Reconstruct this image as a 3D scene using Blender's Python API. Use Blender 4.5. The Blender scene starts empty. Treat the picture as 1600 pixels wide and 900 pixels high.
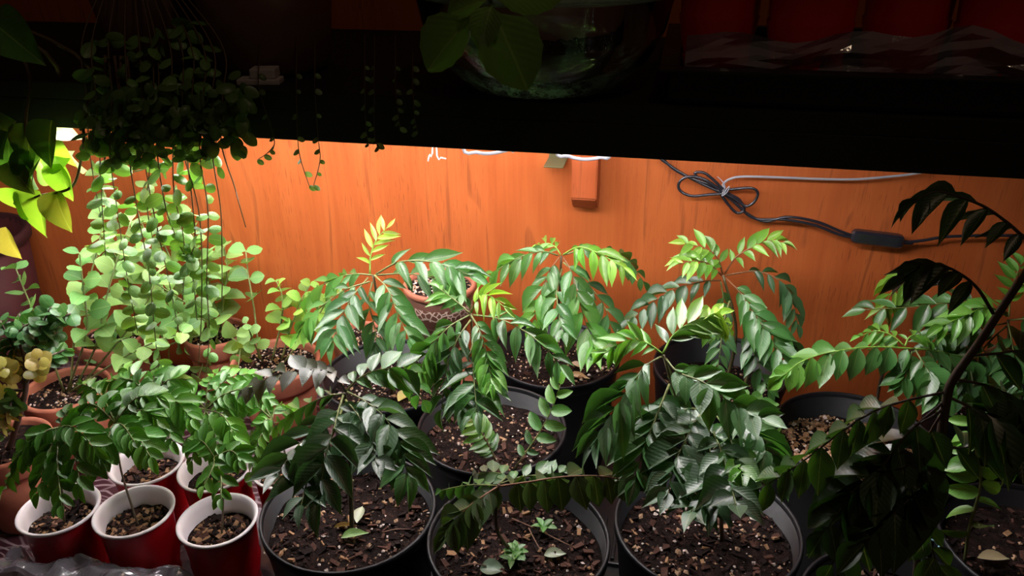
import bpy, bmesh, math, random
from mathutils import Vector, Matrix, noise
SC = bpy.context.scene
COL = SC.collection
R = math.radians

# ---------------------------------------------------------------- camera
CAM = Vector((0, 0, .79)); FPX = 1240.0
YAW, PITCH, ROLL = R(12), R(26.5), R(-.5)
_f = Vector((-math.sin(YAW)*math.cos(PITCH), math.cos(YAW)*math.cos(PITCH), -math.sin(PITCH)))
_r0 = Vector((math.cos(YAW), math.sin(YAW), 0)); _u0 = _r0.cross(_f)
_r = _r0*math.cos(ROLL)+_u0*math.sin(ROLL); _u = _u0*math.cos(ROLL)-_r0*math.sin(ROLL)
cd = bpy.data.cameras.new('camera'); cd.sensor_width = 36; cd.lens = 36*FPX/1600; cd.clip_start = .02
cam = bpy.data.objects.new('camera', cd); COL.objects.link(cam)
M = Matrix((_r, _u, -_f)).transposed().to_4x4(); M.translation = CAM
cam.matrix_world = M; SC.camera = cam
# ---------------------------------------------------------------- world, exposure
w = bpy.data.worlds.new('dark_room'); SC.world = w; w.use_nodes = True
bg = w.node_tree.nodes['Background']; bg.inputs[0].default_value = (1.0, .62, .4, 1); bg.inputs[1].default_value = .018
vs = SC.view_settings; vs.view_transform = 'Standard'; vs.look = 'None'; vs.gamma = 1; vs.use_curve_mapping = False
vs.exposure = 0.0
LED_STRENGTH = 70.0

rl = bpy.data.lights.new('fill_light', 'AREA'); rl.shape = 'DISK'; rl.size = .16; rl.energy = 1.0; rl.color = (1, .72, .48)  # added unseen fill: glints on the bowl, lifts the dark shelf top
lo = bpy.data.objects.new('fill_light', rl); COL.objects.link(lo); lo.location = (.3, .05, 2.0); lo.rotation_euler = (R(18), 0, R(10))
def P(px, py, y):
    d = _f+_r*((px-800)/FPX)-_u*((py-450)/FPX)
    return CAM+d*((y-CAM.y)/d.y)
def PZ(px, py, z):
    d = _f+_r*((px-800)/FPX)-_u*((py-450)/FPX)
    return CAM+d*((z-CAM.z)/d.z)

# ---------------------------------------------------------------- materials
class N:
    def __init__(s, name):
        s.m = bpy.data.materials.new(name); s.m.use_nodes = True; s.t = s.m.node_tree
        s.t.nodes.clear(); s.out = s.n('ShaderNodeOutputMaterial')
    def n(s, typ, ins=None, **kw):
        nd = s.t.nodes.new(typ)
        for k, v in kw.items(): setattr(nd, k, v)
        for k, v in (ins or {}).items():
            i = nd.inputs[k]
            if isinstance(v, bpy.types.NodeSocket): s.t.links.new(v, i)
            else: i.default_value = v
        return nd
    def math(s, op, a, b=0.0, c=0.0):
        return s.n('ShaderNodeMath', {0: a, 1: b, 2: c}, operation=op).outputs[0]
    def mix(s, fac, a, b, blend='MIX'):
        nd = s.n('ShaderNodeMix', data_type='RGBA', blend_type=blend)
        for k, v in ((0, fac), (6, a), (7, b)):
            i = nd.inputs[k]
            if isinstance(v, bpy.types.NodeSocket): s.t.links.new(v, i)
            else: i.default_value = v
        return nd.outputs[2]
    def ramp(s, fac, stops):
        nd = s.n('ShaderNodeValToRGB', {0: fac}); cr = nd.color_ramp
        while len(cr.elements) < len(stops): cr.elements.new(.5)
        for e, (p, c) in zip(cr.elements, stops): e.position = p; e.color = c
        return nd.outputs[0]
    def obj(s): return s.n('ShaderNodeTexCoord').outputs['Object']
    def noise(s, vec, scale, detail=3, rough=.5, scl=None):
        if scl: vec = s.n('ShaderNodeMapping', {0: vec, 'Scale': scl}).outputs[0]
        return s.n('ShaderNodeTexNoise', {'Vector': vec, 'Scale': scale, 'Detail': detail, 'Roughness': rough})
    def bump(s, h, strength=.3, dist=.002):
        return s.n('ShaderNodeBump', {'Height': h, 'Strength': strength, 'Distance': dist}).outputs[0]
    def done(s, sh): s.t.links.new(sh, s.out.inputs[0]); return s.m
    def pbr(s, col, rough=.5, nrm=None, **kw):
        i = {'Base Color': col, 'Roughness': rough}
        if nrm is not None: i['Normal'] = nrm
        i.update({k.replace('_', ' '): v for k, v in kw.items()})
        return s.n('ShaderNodeBsdfPrincipled', i).outputs[0]
def C(r, g, b): return (r, g, b, 1)
def plain(name, c, rough=.5, var=.25, scale=60, bump=.15, **kw):
    m = N(name); o = m.obj(); nz = m.noise(o, scale, 4).outputs[0]
    col = m.mix(nz, C(*[x*(1-var) for x in c]), C(*[min(1, x*(1+var)) for x in c]))
    return m.done(m.pbr(col, rough, m.bump(nz, bump), **kw))

def leaf_material(name, rough=.42, trans=.26, back=.35, veins=True, gloss=.85):
    m = N(name); oi = m.n('ShaderNodeObjectInfo'); o = m.obj()
    sx = m.n('ShaderNodeSeparateXYZ', {0: o})
    ay = m.math('ABSOLUTE', sx.outputs[1])
    nz = m.noise(o, 5, 3).outputs[0]
    val = m.math('MULTIPLY_ADD', oi.outputs['Random'], .5, .72)
    base = m.mix(1.0, oi.outputs['Color'], m.n('ShaderNodeCombineColor', {0: val, 1: val, 2: val}).outputs[0], 'MULTIPLY')
    base = m.mix(m.math('MULTIPLY', nz, .45), base, m.mix(1.0, base, C(1.25, 1.05, .6), 'MULTIPLY'))
    rib = m.math('LESS_THAN', ay, .018)
    base = m.mix(m.math('MULTIPLY', rib, .5), base, m.mix(.5, base, C(.5, .6, .22)))
    h = m.math('MULTIPLY', rib, -1.0)
    if veins:
        ph = m.math('MULTIPLY', m.math('SUBTRACT', sx.outputs[0], m.math('MULTIPLY', ay, .7)), 62)
        h = m.math('ADD', m.math('MULTIPLY', m.math('SINE', ph), .14), h)
    h = m.math('ADD', h, m.math('MULTIPLY', nz, 1.2))
    bp = m.bump(h, .35, .0012)
    bf = m.n('ShaderNodeNewGeometry').outputs['Backfacing']
    under = m.mix(.35, base, C(.22, .30, .16))
    colr = m.mix(m.math('MULTIPLY', bf, back*2), base, under)
    rr = m.math('MULTIPLY_ADD', bf, .25, m.math('MULTIPLY_ADD', oi.outputs['Random'], .12, rough-.05))
    p = m.pbr(colr, rr, bp, Specular_IOR_Level=.7, Coat_Weight=gloss, Coat_Roughness=.32)
    tr = m.n('ShaderNodeBsdfTranslucent', {'Color': m.mix(1.0, base, C(1.5, 1.5, .6), 'MULTIPLY')}).outputs[0]
    mx = m.n('ShaderNodeMixShader', {0: trans, 1: p, 2: tr}).outputs[0]
    return m.done(mx)
LEAF = leaf_material('glossy_leaf')
SOFT = leaf_material('soft_leaf', .6, .34, .2, True, .05)
FLESHY = leaf_material('fleshy_leaf', .45, .25, .2, False, .15)
def stem_material():
    m = N('stem'); oi = m.n('ShaderNodeObjectInfo'); o = m.obj(); nz = m.noise(o, 220, 3).outputs[0]
    col = m.mix(nz, oi.outputs['Color'], m.mix(1.0, oi.outputs['Color'], C(.5, .45, .4), 'MULTIPLY'))
    return m.done(m.pbr(col, .55, m.bump(nz, .3, .0005)))
STEM = stem_material()
BLACK = plain('black_pot_plastic', (.005, .005, .007), .45, .3, 90, .12, Specular_IOR_Level=.35)
TRAYM = plain('black_tray_plastic', (.004, .004, .005), .42, .3, 60, .1)
SHELFM = plain('black_painted_shelf', (.003, .0026, .003), .7, .3, 40, .1)
TERRA = plain('terracotta', (.40, .13, .075), .75, .22, 70, .3)
REDP = plain('red_cup_plastic', (.42, .006, .012), .28, .12, 30, .03)
WHITEP = plain('white_cup_plastic', (.80, .74, .76), .35, .06, 30, .04)
PERL = plain('perlite', (.42, .27, .17), .85, .35, 300, .5, Specular_IOR_Level=.15)
PERLW = plain('pale_perlite', (.66, .55, .50), .85, .25, 300, .5, Specular_IOR_Level=.15)
BARKD = plain('dark_bark', (.012, .006, .005), .8, .5, 200, .6, Specular_IOR_Level=.15)
BARKM = plain('brown_bark', (.075, .035, .025), .8, .4, 200, .6, Specular_IOR_Level=.15)
BARKL = plain('tan_bark', (.30, .17, .09), .8, .3, 200, .5, Specular_IOR_Level=.15)
CABLE = plain('dark_cable_jacket', (.018, .018, .026), .2, .1, 60, .03, Specular_IOR_Level=.8)
CABLEW = plain('pale_cable_jacket', (.34, .34, .40), .3, .1, 60, .03)
METALG = plain('olive_strap', (.085, .075, .03), .5, .2, 60, .1)
STRING = plain('white_string', (.75, .72, .74), .7, .1, 300, .3)
BROWNP = plain('brown_pot_plastic', (.10, .045, .030), .45, .25, 60, .1)
LEGM = plain('dark_table_wood', (.05, .03, .02), .6, .3, 30, .2)
FLOORM = plain('dark_floor', (.06, .045, .035), .6, .3, 12, .1)
PAPER = plain('pale_scrap', (.5, .44, .46), .7, .3, 90, .3)
def soil_mat():
    m = N('potting_soil'); o = m.obj(); a = m.noise(o, 90, 6, .7).outputs[0]; b = m.noise(o, 420, 3, .6).outputs[0]
    col = m.ramp(a, [(.3, C(.005, .003, .0025)), (.52, C(.016, .0085, .007)), (.68, C(.048, .022, .017)), (.8, C(.11, .055, .038))])
    sp = m.ramp(b, [(.66, C(0, 0, 0)), (.72, C(1, 1, 1))])
    col = m.mix(m.math('MULTIPLY', sp, .5), col, C(.30, .20, .15))
    h = m.math('ADD', a, m.math('MULTIPLY', b, .5))
    return m.done(m.pbr(col, .82, m.bump(h, 1.0, .009), Specular_IOR_Level=.12))
SOIL = soil_mat()
def wood_mat(name='varnished_wood', tint=(1, 1, 1)):
    m = N(name); o = m.obj()
    big = m.noise(o, 1.0, 3, .55, (3.2, 3.2, .55)).outputs[0]
    warp = m.math('MULTIPLY', big, 13.0)
    rings = m.math('SINE', m.math('MULTIPLY', warp, 5.5))
    fine = m.noise(o, 1.0, 5, .65, (150, 150, 5)).outputs[0]
    pore = m.noise(o, 1.0, 2, .5, (520, 520, 30)).outputs[0]
    t = lambda c: C(*[a*b for a, b in zip(c, tint)])
    col = m.ramp(m.math('MULTIPLY_ADD', rings, .10, m.math('MULTIPLY_ADD', fine, .55, .22)),
                 [(.2, t((.36, .078, .018))), (.5, t((.45, .108, .027))), (.85, t((.53, .145, .040)))])
    dark = m.ramp(pore, [(.60, C(0, 0, 0)), (.67, C(1, 1, 1))])
    patch = m.ramp(m.noise(o, 1.0, 2, .5, (6, 6, 1.6)).outputs[0], [(.42, C(0, 0, 0)), (.62, C(1, 1, 1))])
    ln = m.ramp(rings, [(.90, C(0, 0, 0)), (.985, C(1, 1, 1))])
    ln = m.math('MULTIPLY', ln, m.ramp(fine, [(.45, C(0, 0, 0)), (.6, C(1, 1, 1))]))
    fac = m.math('MAXIMUM', m.math('MULTIPLY', m.math('MULTIPLY', dark, patch), .55), m.math('MULTIPLY', ln, .5))
    col = m.mix(fac, col, t((.13, .028, .010)))
    h = m.math('SUBTRACT', m.math('MULTIPLY', fine, .3), fac)
    return m.done(m.pbr(col, .42, m.bump(h, .15, .0008), Specular_IOR_Level=.35))
WOOD = wood_mat(); WOODB = wood_mat('block_wood', (.80, .72, .85))
def cloth_mat():
    m = N('scroll_print_cloth'); o = m.obj()
    nz = m.noise(o, 16, 2).outputs[1]
    v = m.n('ShaderNodeMix', data_type='VECTOR'); v.inputs[0].default_value = .05
    m.t.links.new(o, v.inputs[4]); m.t.links.new(nz, v.inputs[5])
    wv = m.n('ShaderNodeTexWave', {'Vector': v.outputs[1], 'Scale': 24, 'Distortion': 9, 'Detail': 0}, wave_type='RINGS').outputs[1]
    line = m.ramp(wv, [(.80, C(0, 0, 0)), (.88, C(1, 1, 1))])
    vo = m.n('ShaderNodeTexVoronoi', {'Vector': o, 'Scale': 26}, feature='DISTANCE_TO_EDGE').outputs[0]
    l2 = m.ramp(vo, [(.02, C(1, 1, 1)), (.05, C(0, 0, 0))])
    fac = m.math('MAXIMUM', line, m.math('MULTIPLY', l2, .6))
    col = m.mix(m.math('MULTIPLY', fac, .8), C(.040, .012, .018), C(.30, .23, .25))
    return m.done(m.pbr(col, .35, m.bump(fac, .2, .0006)))
CLOTH = cloth_mat()
def embossed_mat():
    m = N('embossed_brown'); o = m.obj()
    z = m.n('ShaderNodeSeparateXYZ', {0: o}).outputs[2]
    vo = m.n('ShaderNodeTexVoronoi', {'Vector': o, 'Scale': 130}, feature='DISTANCE_TO_EDGE').outputs[0]
    ln = m.ramp(vo, [(.07, C(1, 1, 1)), (.14, C(0, 0, 0))])
    band = m.math('MULTIPLY', m.math('GREATER_THAN', z, .064), m.math('LESS_THAN', z, .082))
    wv = m.n('ShaderNodeTexWave', {'Vector': o, 'Scale': 30, 'Distortion': 7, 'Detail': 0}, wave_type='RINGS').outputs[1]
    sw = m.math('MULTIPLY', m.ramp(wv, [(.82, C(0, 0, 0)), (.92, C(1, 1, 1))]), m.math('LESS_THAN', z, .055))
    f = m.math('MAXIMUM', m.math('MULTIPLY', ln, band), m.math('MULTIPLY', sw, .35))
    return m.done(m.pbr(m.mix(f, C(.13, .05, .035), C(.55, .42, .36)), .5, m.bump(f, .4, .001)))
EMBOSS = embossed_mat()
def film_mat():
    m = N('clear_plastic_film'); o = m.obj(); nz = m.noise(o, 35, 4).outputs[0]
    g = m.pbr(C(.22, .20, .23), .10, m.bump(nz, .4, .004), Specular_IOR_Level=.9)
    t = m.n('ShaderNodeBsdfTransparent').outputs[0]
    return m.done(m.n('ShaderNodeMixShader', {0: .72, 1: t, 2: g}).outputs[0])
FILM = film_mat()
def glass_mat():
    m = N('clear_glass'); o = m.obj(); z = m.n('ShaderNodeSeparateXYZ', {0: o}).outputs[2]
    h = m.math('MULTIPLY', m.noise(o, 55, 3).outputs[0], m.math('LESS_THAN', z, .022))
    gl = (m.pbr(C(.93, 1, .96), .02, m.bump(h, .8, .006), Transmission_Weight=1.0, IOR=1.47))
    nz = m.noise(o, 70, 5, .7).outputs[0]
    refl = m.math('MULTIPLY', m.ramp(nz, [(.46, C(0, 0, 0)), (.56, C(1, 1, 1))]), m.ramp(z, [(.012, C(.85, .85, .85)), (.030, C(0, 0, 0))]))  # reflections in the thick base, painted as pale green patches
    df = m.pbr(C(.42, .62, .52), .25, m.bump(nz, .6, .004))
    return m.done(m.n('ShaderNodeMixShader', {0: m.math('MAXIMUM', refl, m.math('MULTIPLY', m.math('GREATER_THAN', z, .0885), .35)), 1: gl, 2: df}).outputs[0])  # rim highlight is mixed in as pale colour too
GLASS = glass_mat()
def led_mat(name, k):
    m = N(name)
    return m.done(m.n('ShaderNodeEmission', {'Color': C(1.0, .93, .93), 'Strength': LED_STRENGTH*k}).outputs[0])

# ---------------------------------------------------------------- helpers
def obj(name, bm, mats, parent=None, color=None, smooth=True, loc=None):
    me = bpy.data.meshes.new(name)
    if smooth:
        for f in bm.faces: f.smooth = True
    bm.to_mesh(me); bm.free()
    for m in (mats if isinstance(mats, (list, tuple)) else [mats]): me.materials.append(m)
    o = bpy.data.objects.new(name, me); COL.objects.link(o)
    if parent is not None: o.parent = parent
    if color is not None: o.color = (*color, 1)
    if loc is not None: o.location = loc
    return o
def put(name, me, parent, mat=None, color=None):
    o = bpy.data.objects.new(name, me); COL.objects.link(o); o.parent = parent
    if mat is not None: o.matrix_basis = mat
    if color is not None: o.color = (*color, 1)
    return o
def tag(o, label, cat, group=None):
    o['label'] = label; o['category'] = cat
    if group: o['group'] = group
    return o
def thing(name, label, cat, loc, group=None):
    o = bpy.data.objects.new(name, None); COL.objects.link(o); o.location = loc; o.empty_display_size = .02
    return tag(o, label, cat, group)
def struct(o): o['kind'] = 'structure'; return o
def stuff(o): o['kind'] = 'stuff'; return o
def box(bm, lo, hi, bev=0):
    r = bmesh.ops.create_cube(bm, size=1); vsx = r['verts']
    for v in vsx: v.co = Vector([lo[i]+(v.co[i]+.5)*(hi[i]-lo[i]) for i in range(3)])
    if bev:
        es = list({e for v in vsx for e in v.link_edges})
        bmesh.ops.bevel(bm, geom=es, offset=bev, segments=2, affect='EDGES', profile=.6)
def lathe(bm, prof, seg=40, mats=None, cx=0, cy=0):
    rings = []
    for r_, z in prof:
        if r_ < 1e-5: rings.append([bm.verts.new((cx, cy, z))])
        else: rings.append([bm.verts.new((cx+r_*math.cos(2*math.pi*i/seg), cy+r_*math.sin(2*math.pi*i/seg), z)) for i in range(seg)])
    for k, (a, b) in enumerate(zip(rings, rings[1:])):
        for i in range(seg):
            j = (i+1) % seg
            if len(a) == 1 and len(b) == 1: continue
            vs_ = [a[0], b[j], b[i]] if len(a) == 1 else [a[i], a[j], b[0]] if len(b) == 1 else [a[i], a[j], b[j], b[i]]
            f = bm.faces.new(vs_)
            if mats: f.material_index = mats[k]
    bmesh.ops.recalc_face_normals(bm, faces=bm.faces)
def curve(pts, n):
    """Catmull-Rom through pts, n+1 even samples by parameter"""
    p = [pts[0]*2-pts[1]]+list(pts)+[pts[-1]*2-pts[-2]]; out = []; k = len(pts)-1
    for i in range(n+1):
        s = i/n*k; j = min(int(s), k-1); t = s-j
        a, b, c, d = p[j:j+4]
        out.append(.5*((2*b)+(c-a)*t+(2*a-5*b+4*c-d)*t*t+(3*b-a-3*c+d)*t**3))
    return out
def tube(bm, pts, r0, r1=None, seg=5, cap=True):
    r1 = r0 if r1 is None else r1; n = len(pts); prev = None; ref = None
    for i, p in enumerate(pts):
        t = (pts[min(i+1, n-1)]-pts[max(i-1, 0)])
        t = t.normalized() if t.length > 1e-9 else Vector((0, 0, 1))
        if ref is None: ref = Vector((0, 0, 1)) if abs(t.z) < .9 else Vector((1, 0, 0))
        a = t.cross(ref).normalized(); b = a.cross(t); ref = b if b.length > .5 else ref
        rr = r0+(r1-r0)*i/max(1, n-1)
        ring = [bm.verts.new(p+(a*math.cos(2*math.pi*k/seg)+b*math.sin(2*math.pi*k/seg))*rr) for k in range(seg)]
        if prev:
            for k in range(seg): bm.faces.new([prev[k], prev[(k+1) % seg], ring[(k+1) % seg], ring[k]])
        elif cap: bm.faces.new(ring[::-1])
        prev = ring
    if cap: bm.faces.new(prev)
def tube_obj(name, pts, r0, r1, mat, parent, color=None, seg=5, n=None):
    bm = bmesh.new(); tube(bm, curve(pts, n or 6*(len(pts)-1)) if len(pts) > 1 else pts, r0, r1, seg)
    return obj(name, bm, mat, parent, color)

# ---------------------------------------------------------------- leaf meshes (length 1 along X, width 1 in Y, top is +Z)
def leaf_mesh(name, prof, mat, fold=.10, curl=.12, twist=.0, crenate=0.0, dome=0.0, across=1, asym=0.0):
    me = bpy.data.meshes.new(name); V = []; F = []; cols = 2*across+1
    n = len(prof)
    for i, (x, hw) in enumerate(prof):
        hw2 = hw*(1+(crenate if i % 2 else -crenate)) if 0 < i < n-1 else hw
        for j in range(cols):
            q = (j-across)/across
            y = q*hw2*.5*(1+asym*q)
            z = fold*abs(y)*1.6 - curl*x*x - dome*(q*q)*hw*.25 - dome*(2*x-1)**2*.12
            z += twist*y*x
            V.append((x+(crenate*.0), y, z))
    for i in range(n-1):
        for j in range(cols-1):
            a = i*cols+j; F.append((a, a+cols, a+cols+1, a+1))
    me.from_pydata(V, [], F); me.materials.append(mat)
    for p in me.polygons: p.use_smooth = True
    bm = bmesh.new(); bm.from_mesh(me); bmesh.ops.remove_doubles(bm, verts=bm.verts, dist=1e-5)
    bmesh.ops.dissolve_degenerate(bm, dist=1e-6, edges=bm.edges)
    bm.normal_update()
    if sum(f.normal.z for f in bm.faces) < 0: bmesh.ops.reverse_faces(bm, faces=bm.faces)
    bm.to_mesh(me); bm.free(); return me
CURRY = [(0, 0.06), (.06, .34), (.17, .74), (.33, .99), (.5, .96), (.66, .74), (.8, .42), (.9, .17), (1, 0)]
OVAL = [(0, .08), (.07, .5), (.2, .85), (.42, 1), (.62, .95), (.8, .68), (.93, .3), (1, .0)]
ROUND = [(0, .05), (.06, .48), (.18, .82), (.38, 1), (.6, .98), (.8, .76), (.93, .42), (1, .06)]
BROAD = [(0, .10), (.05, .16), (.14, .5), (.22, .76), (.31, .92), (.41, 1.0), (.51, 1.0), (.61, .95), (.71, .84), (.81, .66), (.9, .42), (.96, .22), (1, .04)]
HEART = [(-.10, .22), (-.08, .50), (-.03, .78), (.06, .95), (.18, 1), (.32, .99), (.46, .91), (.60, .76), (.73, .55), (.84, .32), (.92, .14), (1, 0)]
CL = [leaf_mesh('curry_leaf', CURRY, LEAF, f, c, t, asym=a) for f, c, t, a in ((.22, .10, .1, .06), (.30, .20, -.15, -.06), (.14, .28, .2, .05), (.26, .04, 0, -.05), (.34, .34, -.1, .04), (.18, -.06, .15, 0))]
SL = [leaf_mesh('seedling_leaf', OVAL, LEAF, f, c, t) for f, c, t in ((.2, .1, .1), (.28, .2, -.1), (.15, .3, .2), (.2, 0, 0))]
RL = [leaf_mesh('button_leaf', ROUND, FLESHY, 0, c, t, dome=d) for c, t, d in ((.1, .1, .5), (.2, -.1, .7), (0, 0, .35))]
BL = [leaf_mesh('broad_leaf', BROAD, SOFT, f, c, t, crenate=.035, dome=d, across=2) for f, c, t, d in ((.15, .15, .1, .2), (.25, .3, -.1, .1), (.05, .05, .2, .4), (.3, .2, 0, 0))]
HL = [leaf_mesh('heart_leaf', HEART, SOFT, f, c, t, across=2) for f, c, t in ((.25, .15, .1), (.4, .3, -.1), (.15, .2, .1))]

def leaf_matrix(p, d, up, L, W, roll=0):
    d = d.normalized(); n = up-d*up.dot(d)
    if n.length < 1e-3: n = Vector((0, -1, .2))-d*Vector((0, -1, .2)).dot(d)
    n.normalize()
    if roll: n = Matrix.Rotation(roll, 3, d) @ n
    y = n.cross(d)
    m = Matrix((d*L, y*W, n*L)).transposed().to_4x4(); m.translation = p
    return m
def vary(c, rnd, k=.18):
    a = 1+rnd.uniform(-k, k); return (c[0]*a*(1+rnd.uniform(-.12, .12)), c[1]*a, c[2]*a)
def mixc(a, b, t): return tuple(x+(y-x)*t for x, y in zip(a, b))

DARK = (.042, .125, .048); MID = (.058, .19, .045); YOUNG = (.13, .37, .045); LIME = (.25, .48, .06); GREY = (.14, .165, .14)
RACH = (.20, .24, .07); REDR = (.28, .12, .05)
def frond(root, pts, nleaf, L, wr=.40, ang=52, droop=.25, col=MID, tip=None, ref=(0, -.5, .85), rnd=random, rach=RACH, s0=.16, r=.0013, meshes=None, jit=.15, grow=.55, term=True, name='leaflet'):
    """pts: world points base -> tip.  rachis is the part, leaflets are its sub-parts."""
    if meshes is None and wr < .5: wr *= .90
    meshes = meshes or CL; loc = root.location; tip = tip or col; ref = Vector(ref).normalized()
    n = 4*(len(pts)-1)+2; c = curve([p-loc for p in pts], n)
    bm = bmesh.new(); tube(bm, c, r, r*.4, 4); fr = obj('frond', bm, STEM, root, rach)
    def at(s):
        x = s*n; j = min(int(x), n-1); return c[j].lerp(c[j+1], x-j), (c[j+1]-c[j]).normalized()
    for k in range(nleaf+(1 if term else 0)):
        last = k == nleaf
        s = 1 if last else s0+(1-s0)*(k+.25)/nleaf+rnd.uniform(-.01, .01)
        p, t = at(min(s, .999)); side = t.cross(ref)
        if side.length < .15: side = Vector((1, 0, 0))
        side = side.normalized()*(1 if k % 2 else -1)
        a = R(ang+rnd.uniform(-9, 9))*(1-.25*s)
        d = t if last else t*math.cos(a)+side*math.sin(a)
        d = d+Vector((0, 0, -1))*(droop*rnd.uniform(.6, 1.4)*(.3 if last else 1))+Vector([rnd.gauss(0, .05) for _ in range(3)])
        env = 1-grow*abs(s-.62)/.62 if s < .62 else 1-.42*(s-.62)/.38
        l = L*env*rnd.uniform(.88, 1.1)*(1.05 if last else 1)
        put(name, rnd.choice(meshes), fr, leaf_matrix(p, d, ref, l, l*wr*rnd.uniform(.88, 1.12), rnd.gauss(0, jit)), vary(mixc(col, tip, s*s), rnd))
    return fr
def FR(root, Y0, d, px, *a, **k):
    """frond through photo points px, depth from Y0 to Y0+d"""
    n = len(px)-1
    return frond(root, [P(x, y, Y0+d*(i/n)) for i, (x, y) in enumerate(px)], *a, **k)

# ---------------------------------------------------------------- soil, pots
def rock(bm, c, s, rnd, mi=0, flat=1.0):
    ax = [Vector((1, 0, 0)), Vector((0, 1, 0)), Vector((0, 0, 1))]
    rot = Matrix.Rotation(rnd.uniform(0, 6.28), 3, 'Z') @ Matrix.Rotation(rnd.uniform(-.6, .6), 3, 'X')
    vs_ = []
    for a in ax:
        for sg in (1, -1):
            v = a*sg*s*rnd.uniform(.7, 1.3)
            if a.z: v *= flat
            vs_.append(bm.verts.new(c+rot @ v))
    for i in (0, 1):
        for j in (2, 3):
            for k in (4, 5):
                f = bm.faces.new([vs_[i], vs_[j], vs_[k]]); f.material_index = mi
def chip(bm, c, l, w_, h, rnd, mi=0):
    rot = Matrix.Rotation(rnd.uniform(0, 6.28), 3, 'Z') @ Matrix.Rotation(rnd.uniform(-.5, .5), 3, 'Y') @ Matrix.Rotation(rnd.uniform(-.5, .5), 3, 'X')
    vs_ = [bm.verts.new(c+rot @ Vector((x*l*.5*rnd.uniform(.6, 1), y*w_*.5*rnd.uniform(.6, 1), z*h*.5))) for z in (-1, 1) for y in (-1, 1) for x in (-1, 1)]
    for q in ((0, 2, 3, 1), (4, 5, 7, 6), (0, 1, 5, 4), (2, 6, 7, 3), (0, 4, 6, 2), (1, 3, 7, 5)):
        f = bm.faces.new([vs_[i] for i in q]); f.material_index = mi
def soil_height(x, y, seed, amp=.006):
    return amp*noise.noise(Vector((x*28, y*28, seed)))+amp*.5*noise.noise(Vector((x*80, y*80, seed+5)))
def soil(root, rad, z, seed, perl=140, bark=150, psize=.0026, bsize=.008, light=0.0, thick=.03, rim_c=Vector((0, 0, 0))):
    rnd = random.Random(seed*77+1); bm = bmesh.new(); rings = 8; seg = 36; prev = None
    cv = bm.verts.new((rim_c.x, rim_c.y, z+soil_height(0, 0, seed)))
    for i in range(1, rings+1):
        rr = rad*i/rings; ring = []
        for k in range(seg):
            a = 2*math.pi*k/seg; x, y = rr*math.cos(a), rr*math.sin(a)
            ring.append(bm.verts.new((rim_c.x+x, rim_c.y+y, z+soil_height(x, y, seed))))
        for k in range(seg):
            j = (k+1) % seg
            if prev: bm.faces.new([prev[k], ring[k], ring[j], prev[j]])
            else: bm.faces.new([cv, ring[k], ring[j]])
        prev = ring
    low = [bm.verts.new((v.co.x*.93, v.co.y*.93, z-thick)) for v in prev]
    for k in range(seg):
        j = (k+1) % seg; bm.faces.new([prev[k], low[k], low[j], prev[j]])
    so = obj('soil', bm, SOIL, root)
    def spot(m=.0):
        a = rnd.uniform(0, 6.283); q = (rad-m)*math.sqrt(rnd.random())
        x, y = q*math.cos(a), q*math.sin(a); return Vector((rim_c.x+x, rim_c.y+y, z+soil_height(x, y, seed)))
    if perl:
        bm = bmesh.new()
        for _ in range(int(perl*1.5)):
            s = psize*rnd.choice((.3, .35, .4, .5, .5, .6, .7, .8, .95, 1.25)); rock(bm, spot(s)+Vector((0, 0, s*.3)), s, rnd, rnd.choice((0, 0, 1)), .8)
        stuff(obj('perlite', bm, [PERL, PERLW], so, smooth=False))
    if bark:
        bm = bmesh.new()
        for _ in range(int(bark*1.6)):
            l = bsize*rnd.choice((.3, .4, .5, .6, .8, 1, 1.3, 1.6)); mi = 2 if rnd.random() < .07+light else rnd.choice((0, 0, 0, 1, 1))
            chip(bm, spot(l*.5)+Vector((0, 0, .0012)), l, l*rnd.uniform(.25, .6), l*.22, rnd, mi)
        stuff(obj('bark_mulch', bm, [BARKD, BARKM, BARKL], so, smooth=False))
    return so
def nursery_pot(root, rad, h, name='pot', mat=None):
    mat = mat or BLACK; b = rad*.80
    bm = bmesh.new()
    lathe(bm, [(0, 0), (b-.004, 0), (b, .003), (rad*.965, h-.016), (rad*.972, h-.014), (rad*.972, h-.006), (rad*.945, h-.006), (b-.004, .006), (0, .006)], 48)
    p = obj(name, bm, mat, root)
    bm = bmesh.new()
    lathe(bm, [(rad*.968, h-.017), (rad*.990, h-.014), (rad, h-.004), (rad*.995, h-.0005), (rad*.975, h), (rad*.958, h-.001), (rad*.950, h-.008)], 56)
    obj('rim', bm, mat, p)
    return p
def terracotta_pot(root, rad, h, mat=None):
    mat = mat or TERRA; b = rad*.70; bm = bmesh.new()
    lathe(bm, [(0, 0), (b-.003, 0), (b, .003), (rad*.90, h*.76), (rad*.86, h*.77), (rad*.80, h*.77), (b-.006, .008), (0, .008)], 40)
    p = obj('pot', bm, mat, root)
    bm = bmesh.new()
    lathe(bm, [(rad*.90, h*.75), (rad*.965, h*.752), (rad*.975, h*.77), (rad, h-.005), (rad*.985, h), (rad*.92, h), (rad*.89, h-.004), (rad*.85, h*.76)], 44)
    obj('rim', bm, mat, p)
    return p
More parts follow.
